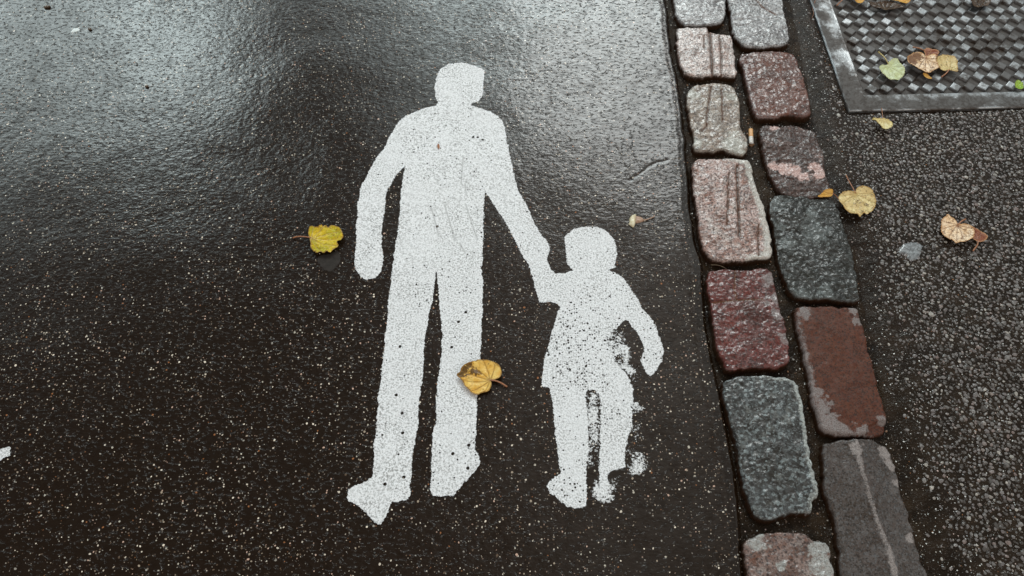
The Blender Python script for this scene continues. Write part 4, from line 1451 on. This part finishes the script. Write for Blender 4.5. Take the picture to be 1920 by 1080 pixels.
def patch(name, poly, h, mat, label, cat, zf, seed, group=None):
    c = poly.mean(0)
    poly = chaikin(poly, 1)
    st = .0014
    x0, y0 = poly.min(0) - .004
    x1, y1 = poly.max(0) + .004
    X, Y = np.meshgrid(np.arange(x0, x1, st), np.arange(y0, y1, st))
    sd, nx, ny = poly_sd(X, Y, poly, nearest=True)
    ins = sd > 0
    kf = ins[:-1, :-1] | ins[1:, :-1] | ins[:-1, 1:] | ins[1:, 1:]
    sd = sd + .0042 * fbm(X, Y, 75, 3, seed + 90) - .001
    ins = sd > 0
    kf = ins[:-1, :-1] & ins[1:, :-1] & ins[:-1, 1:] & ins[1:, 1:]
    Z = zf(X, Y) + h * sstep(np.maximum(sd, 0), 0, .006) + .0003
    v, fc, at = compact(np.stack([X, Y, Z], -1).reshape(-1, 3), grid_faces(*X.shape, keep=kf), {'tone': sd * 0})
    o = obj(name, raw_mesh(name, v, fc, mat, attrs=at), origin=(c[0], c[1], 0))
    return tag(o, label, cat, group)


q = (540, 400, 9.0)
patch("chewing_gum", C_([(480, 740), (560, 690), (720, 680), (850, 620), (905, 680), (910, 760), (860, 860), (780, 940), (700, 980), (620, 965), (540, 900), (490, 820)], *q),
      .0006, M_GUM, "flat dark grey blob of trodden gum just below the yellow-green leaf", "chewing gum", road_h, 1)
patch("chewing_gum", G([1684, 1692, 1706, 1722, 1734, 1730, 1722, 1712, 1704, 1696, 1688], [468, 456, 450, 454, 462, 474, 484, 490, 486, 474, 476], .002), .0017, M_GUM2,
      "pale grey blob of trodden gum on the gravelly footway, left of the mottled brown leaf", "chewing gum", walk_h, 2)
patch("paint_fleck", G([133, 138, 146, 151, 147, 139, 134], [58, 53, 51, 55, 60, 61, 62]), .0010, plain_material("fleck_white", (.7, .75, .74), (.6, .65, .64), 150),
      "small white fleck of paint on shiny asphalt, top left", "paint fleck", road_h, 3)

M_CRUMB = plain_material("dark_crumb", (.05, .032, .018), (.10, .06, .03), 300, .6, .001)


def crumb(px, py, r, label, n=1, spread=0):
    c = G(px, py)
    z = float(surf_z(*c))
    cx = c[0] + rng.uniform(-1, 1, n) * spread
    cy = c[1] + rng.uniform(-1, 1, n) * spread * .6
    V, Fc = pebbles(cx, cy, np.full(n, z + r * .25), np.full(n, r), np.full(n, .8), rng, sink=0)
    return tag(obj("clod", raw_mesh("clod", V, Fc, M_CRUMB, smooth=False), origin=(c[0], c[1], z)), label, "clod of dirt", "small brown clods on the asphalt")


crumb(87, 15, .0055, "brown clod of dirt nearest the top left corner of the asphalt", 3, .006)
crumb(169, 56, .0045, "brown clod of dirt just right of the white paint fleck", 2, .002)
crumb(276, 163, .0048, "lone dark round clod on the shiny asphalt, lowest of the three brown clods", 1, 0)

s = C_([(240, 742), (275, 748), (310, 757), (345, 772)], 1260, 270, 3.2725, -.004)
V, Fc = tube(np.column_stack([s, [-.004, -.001, -.002, -.005]]), .0007, .0004, 5)
tag(obj("twig", raw_mesh("twig", V, Fc, plain_material("twig_pale", (.38, .30, .2), (.25, .18, .12), 200)), origin=(*s[1], -.004)),
    "thin pale twig in the joint above the wine-red sett", "twig")
s = C_([(835, 20), (850, 45), (838, 85), (842, 118)], 1500, 0, 3.6, .002)
s = G([1528, 1524, 1526, 1523], [3, 12, 22, 33], .003)
V, Fc = tube(np.column_stack([s, surf_z(s[:, 0], s[:, 1]) + .0015]), .0006, .0004, 5)
tag(obj("twig", raw_mesh("twig", V, Fc, M_STEM), origin=(*s[1], 0)), "thin reddish twig against the outer left edge of the cover frame", "twig")

# grit in the joints
n = 3200
yy = rng.uniform(.2, 1.75, n)
ss = rng.uniform(.02, .98, n)
xx = RX(yy) + (WX(yy) - RX(yy)) * ss
gr = rng.uniform(.0005, .0013, n) + (rng.uniform(0, 1, n) < .10) * .0016
V, Fc = pebbles(xx, yy, joint_h(xx, yy) + .0004, gr, np.full(n, .8), rng, sink=0)
m_grit, b, p, _ = new_mat("joint_grit")
tn = b.attr('tone').outputs['Fac']
b.val(p.inputs['Base Color'], b.ramp(tn, [(0, (.05, .035, .025)), (.4, (.14, .09, .06)), (.7, (.25, .13, .06)), (.85, (.16, .15, .14)), (1, (.55, .53, .48))]))
p.inputs['Roughness'].default_value = .5
me = raw_mesh("grit", V, Fc, m_grit, smooth=False, attrs={'tone': np.repeat(rng.uniform(0, 1, n) ** 1.3, 12)})
tag(obj("grit", me), "fine grit and crumbs lying in the joints between the setts", "grit", kind='stuff')
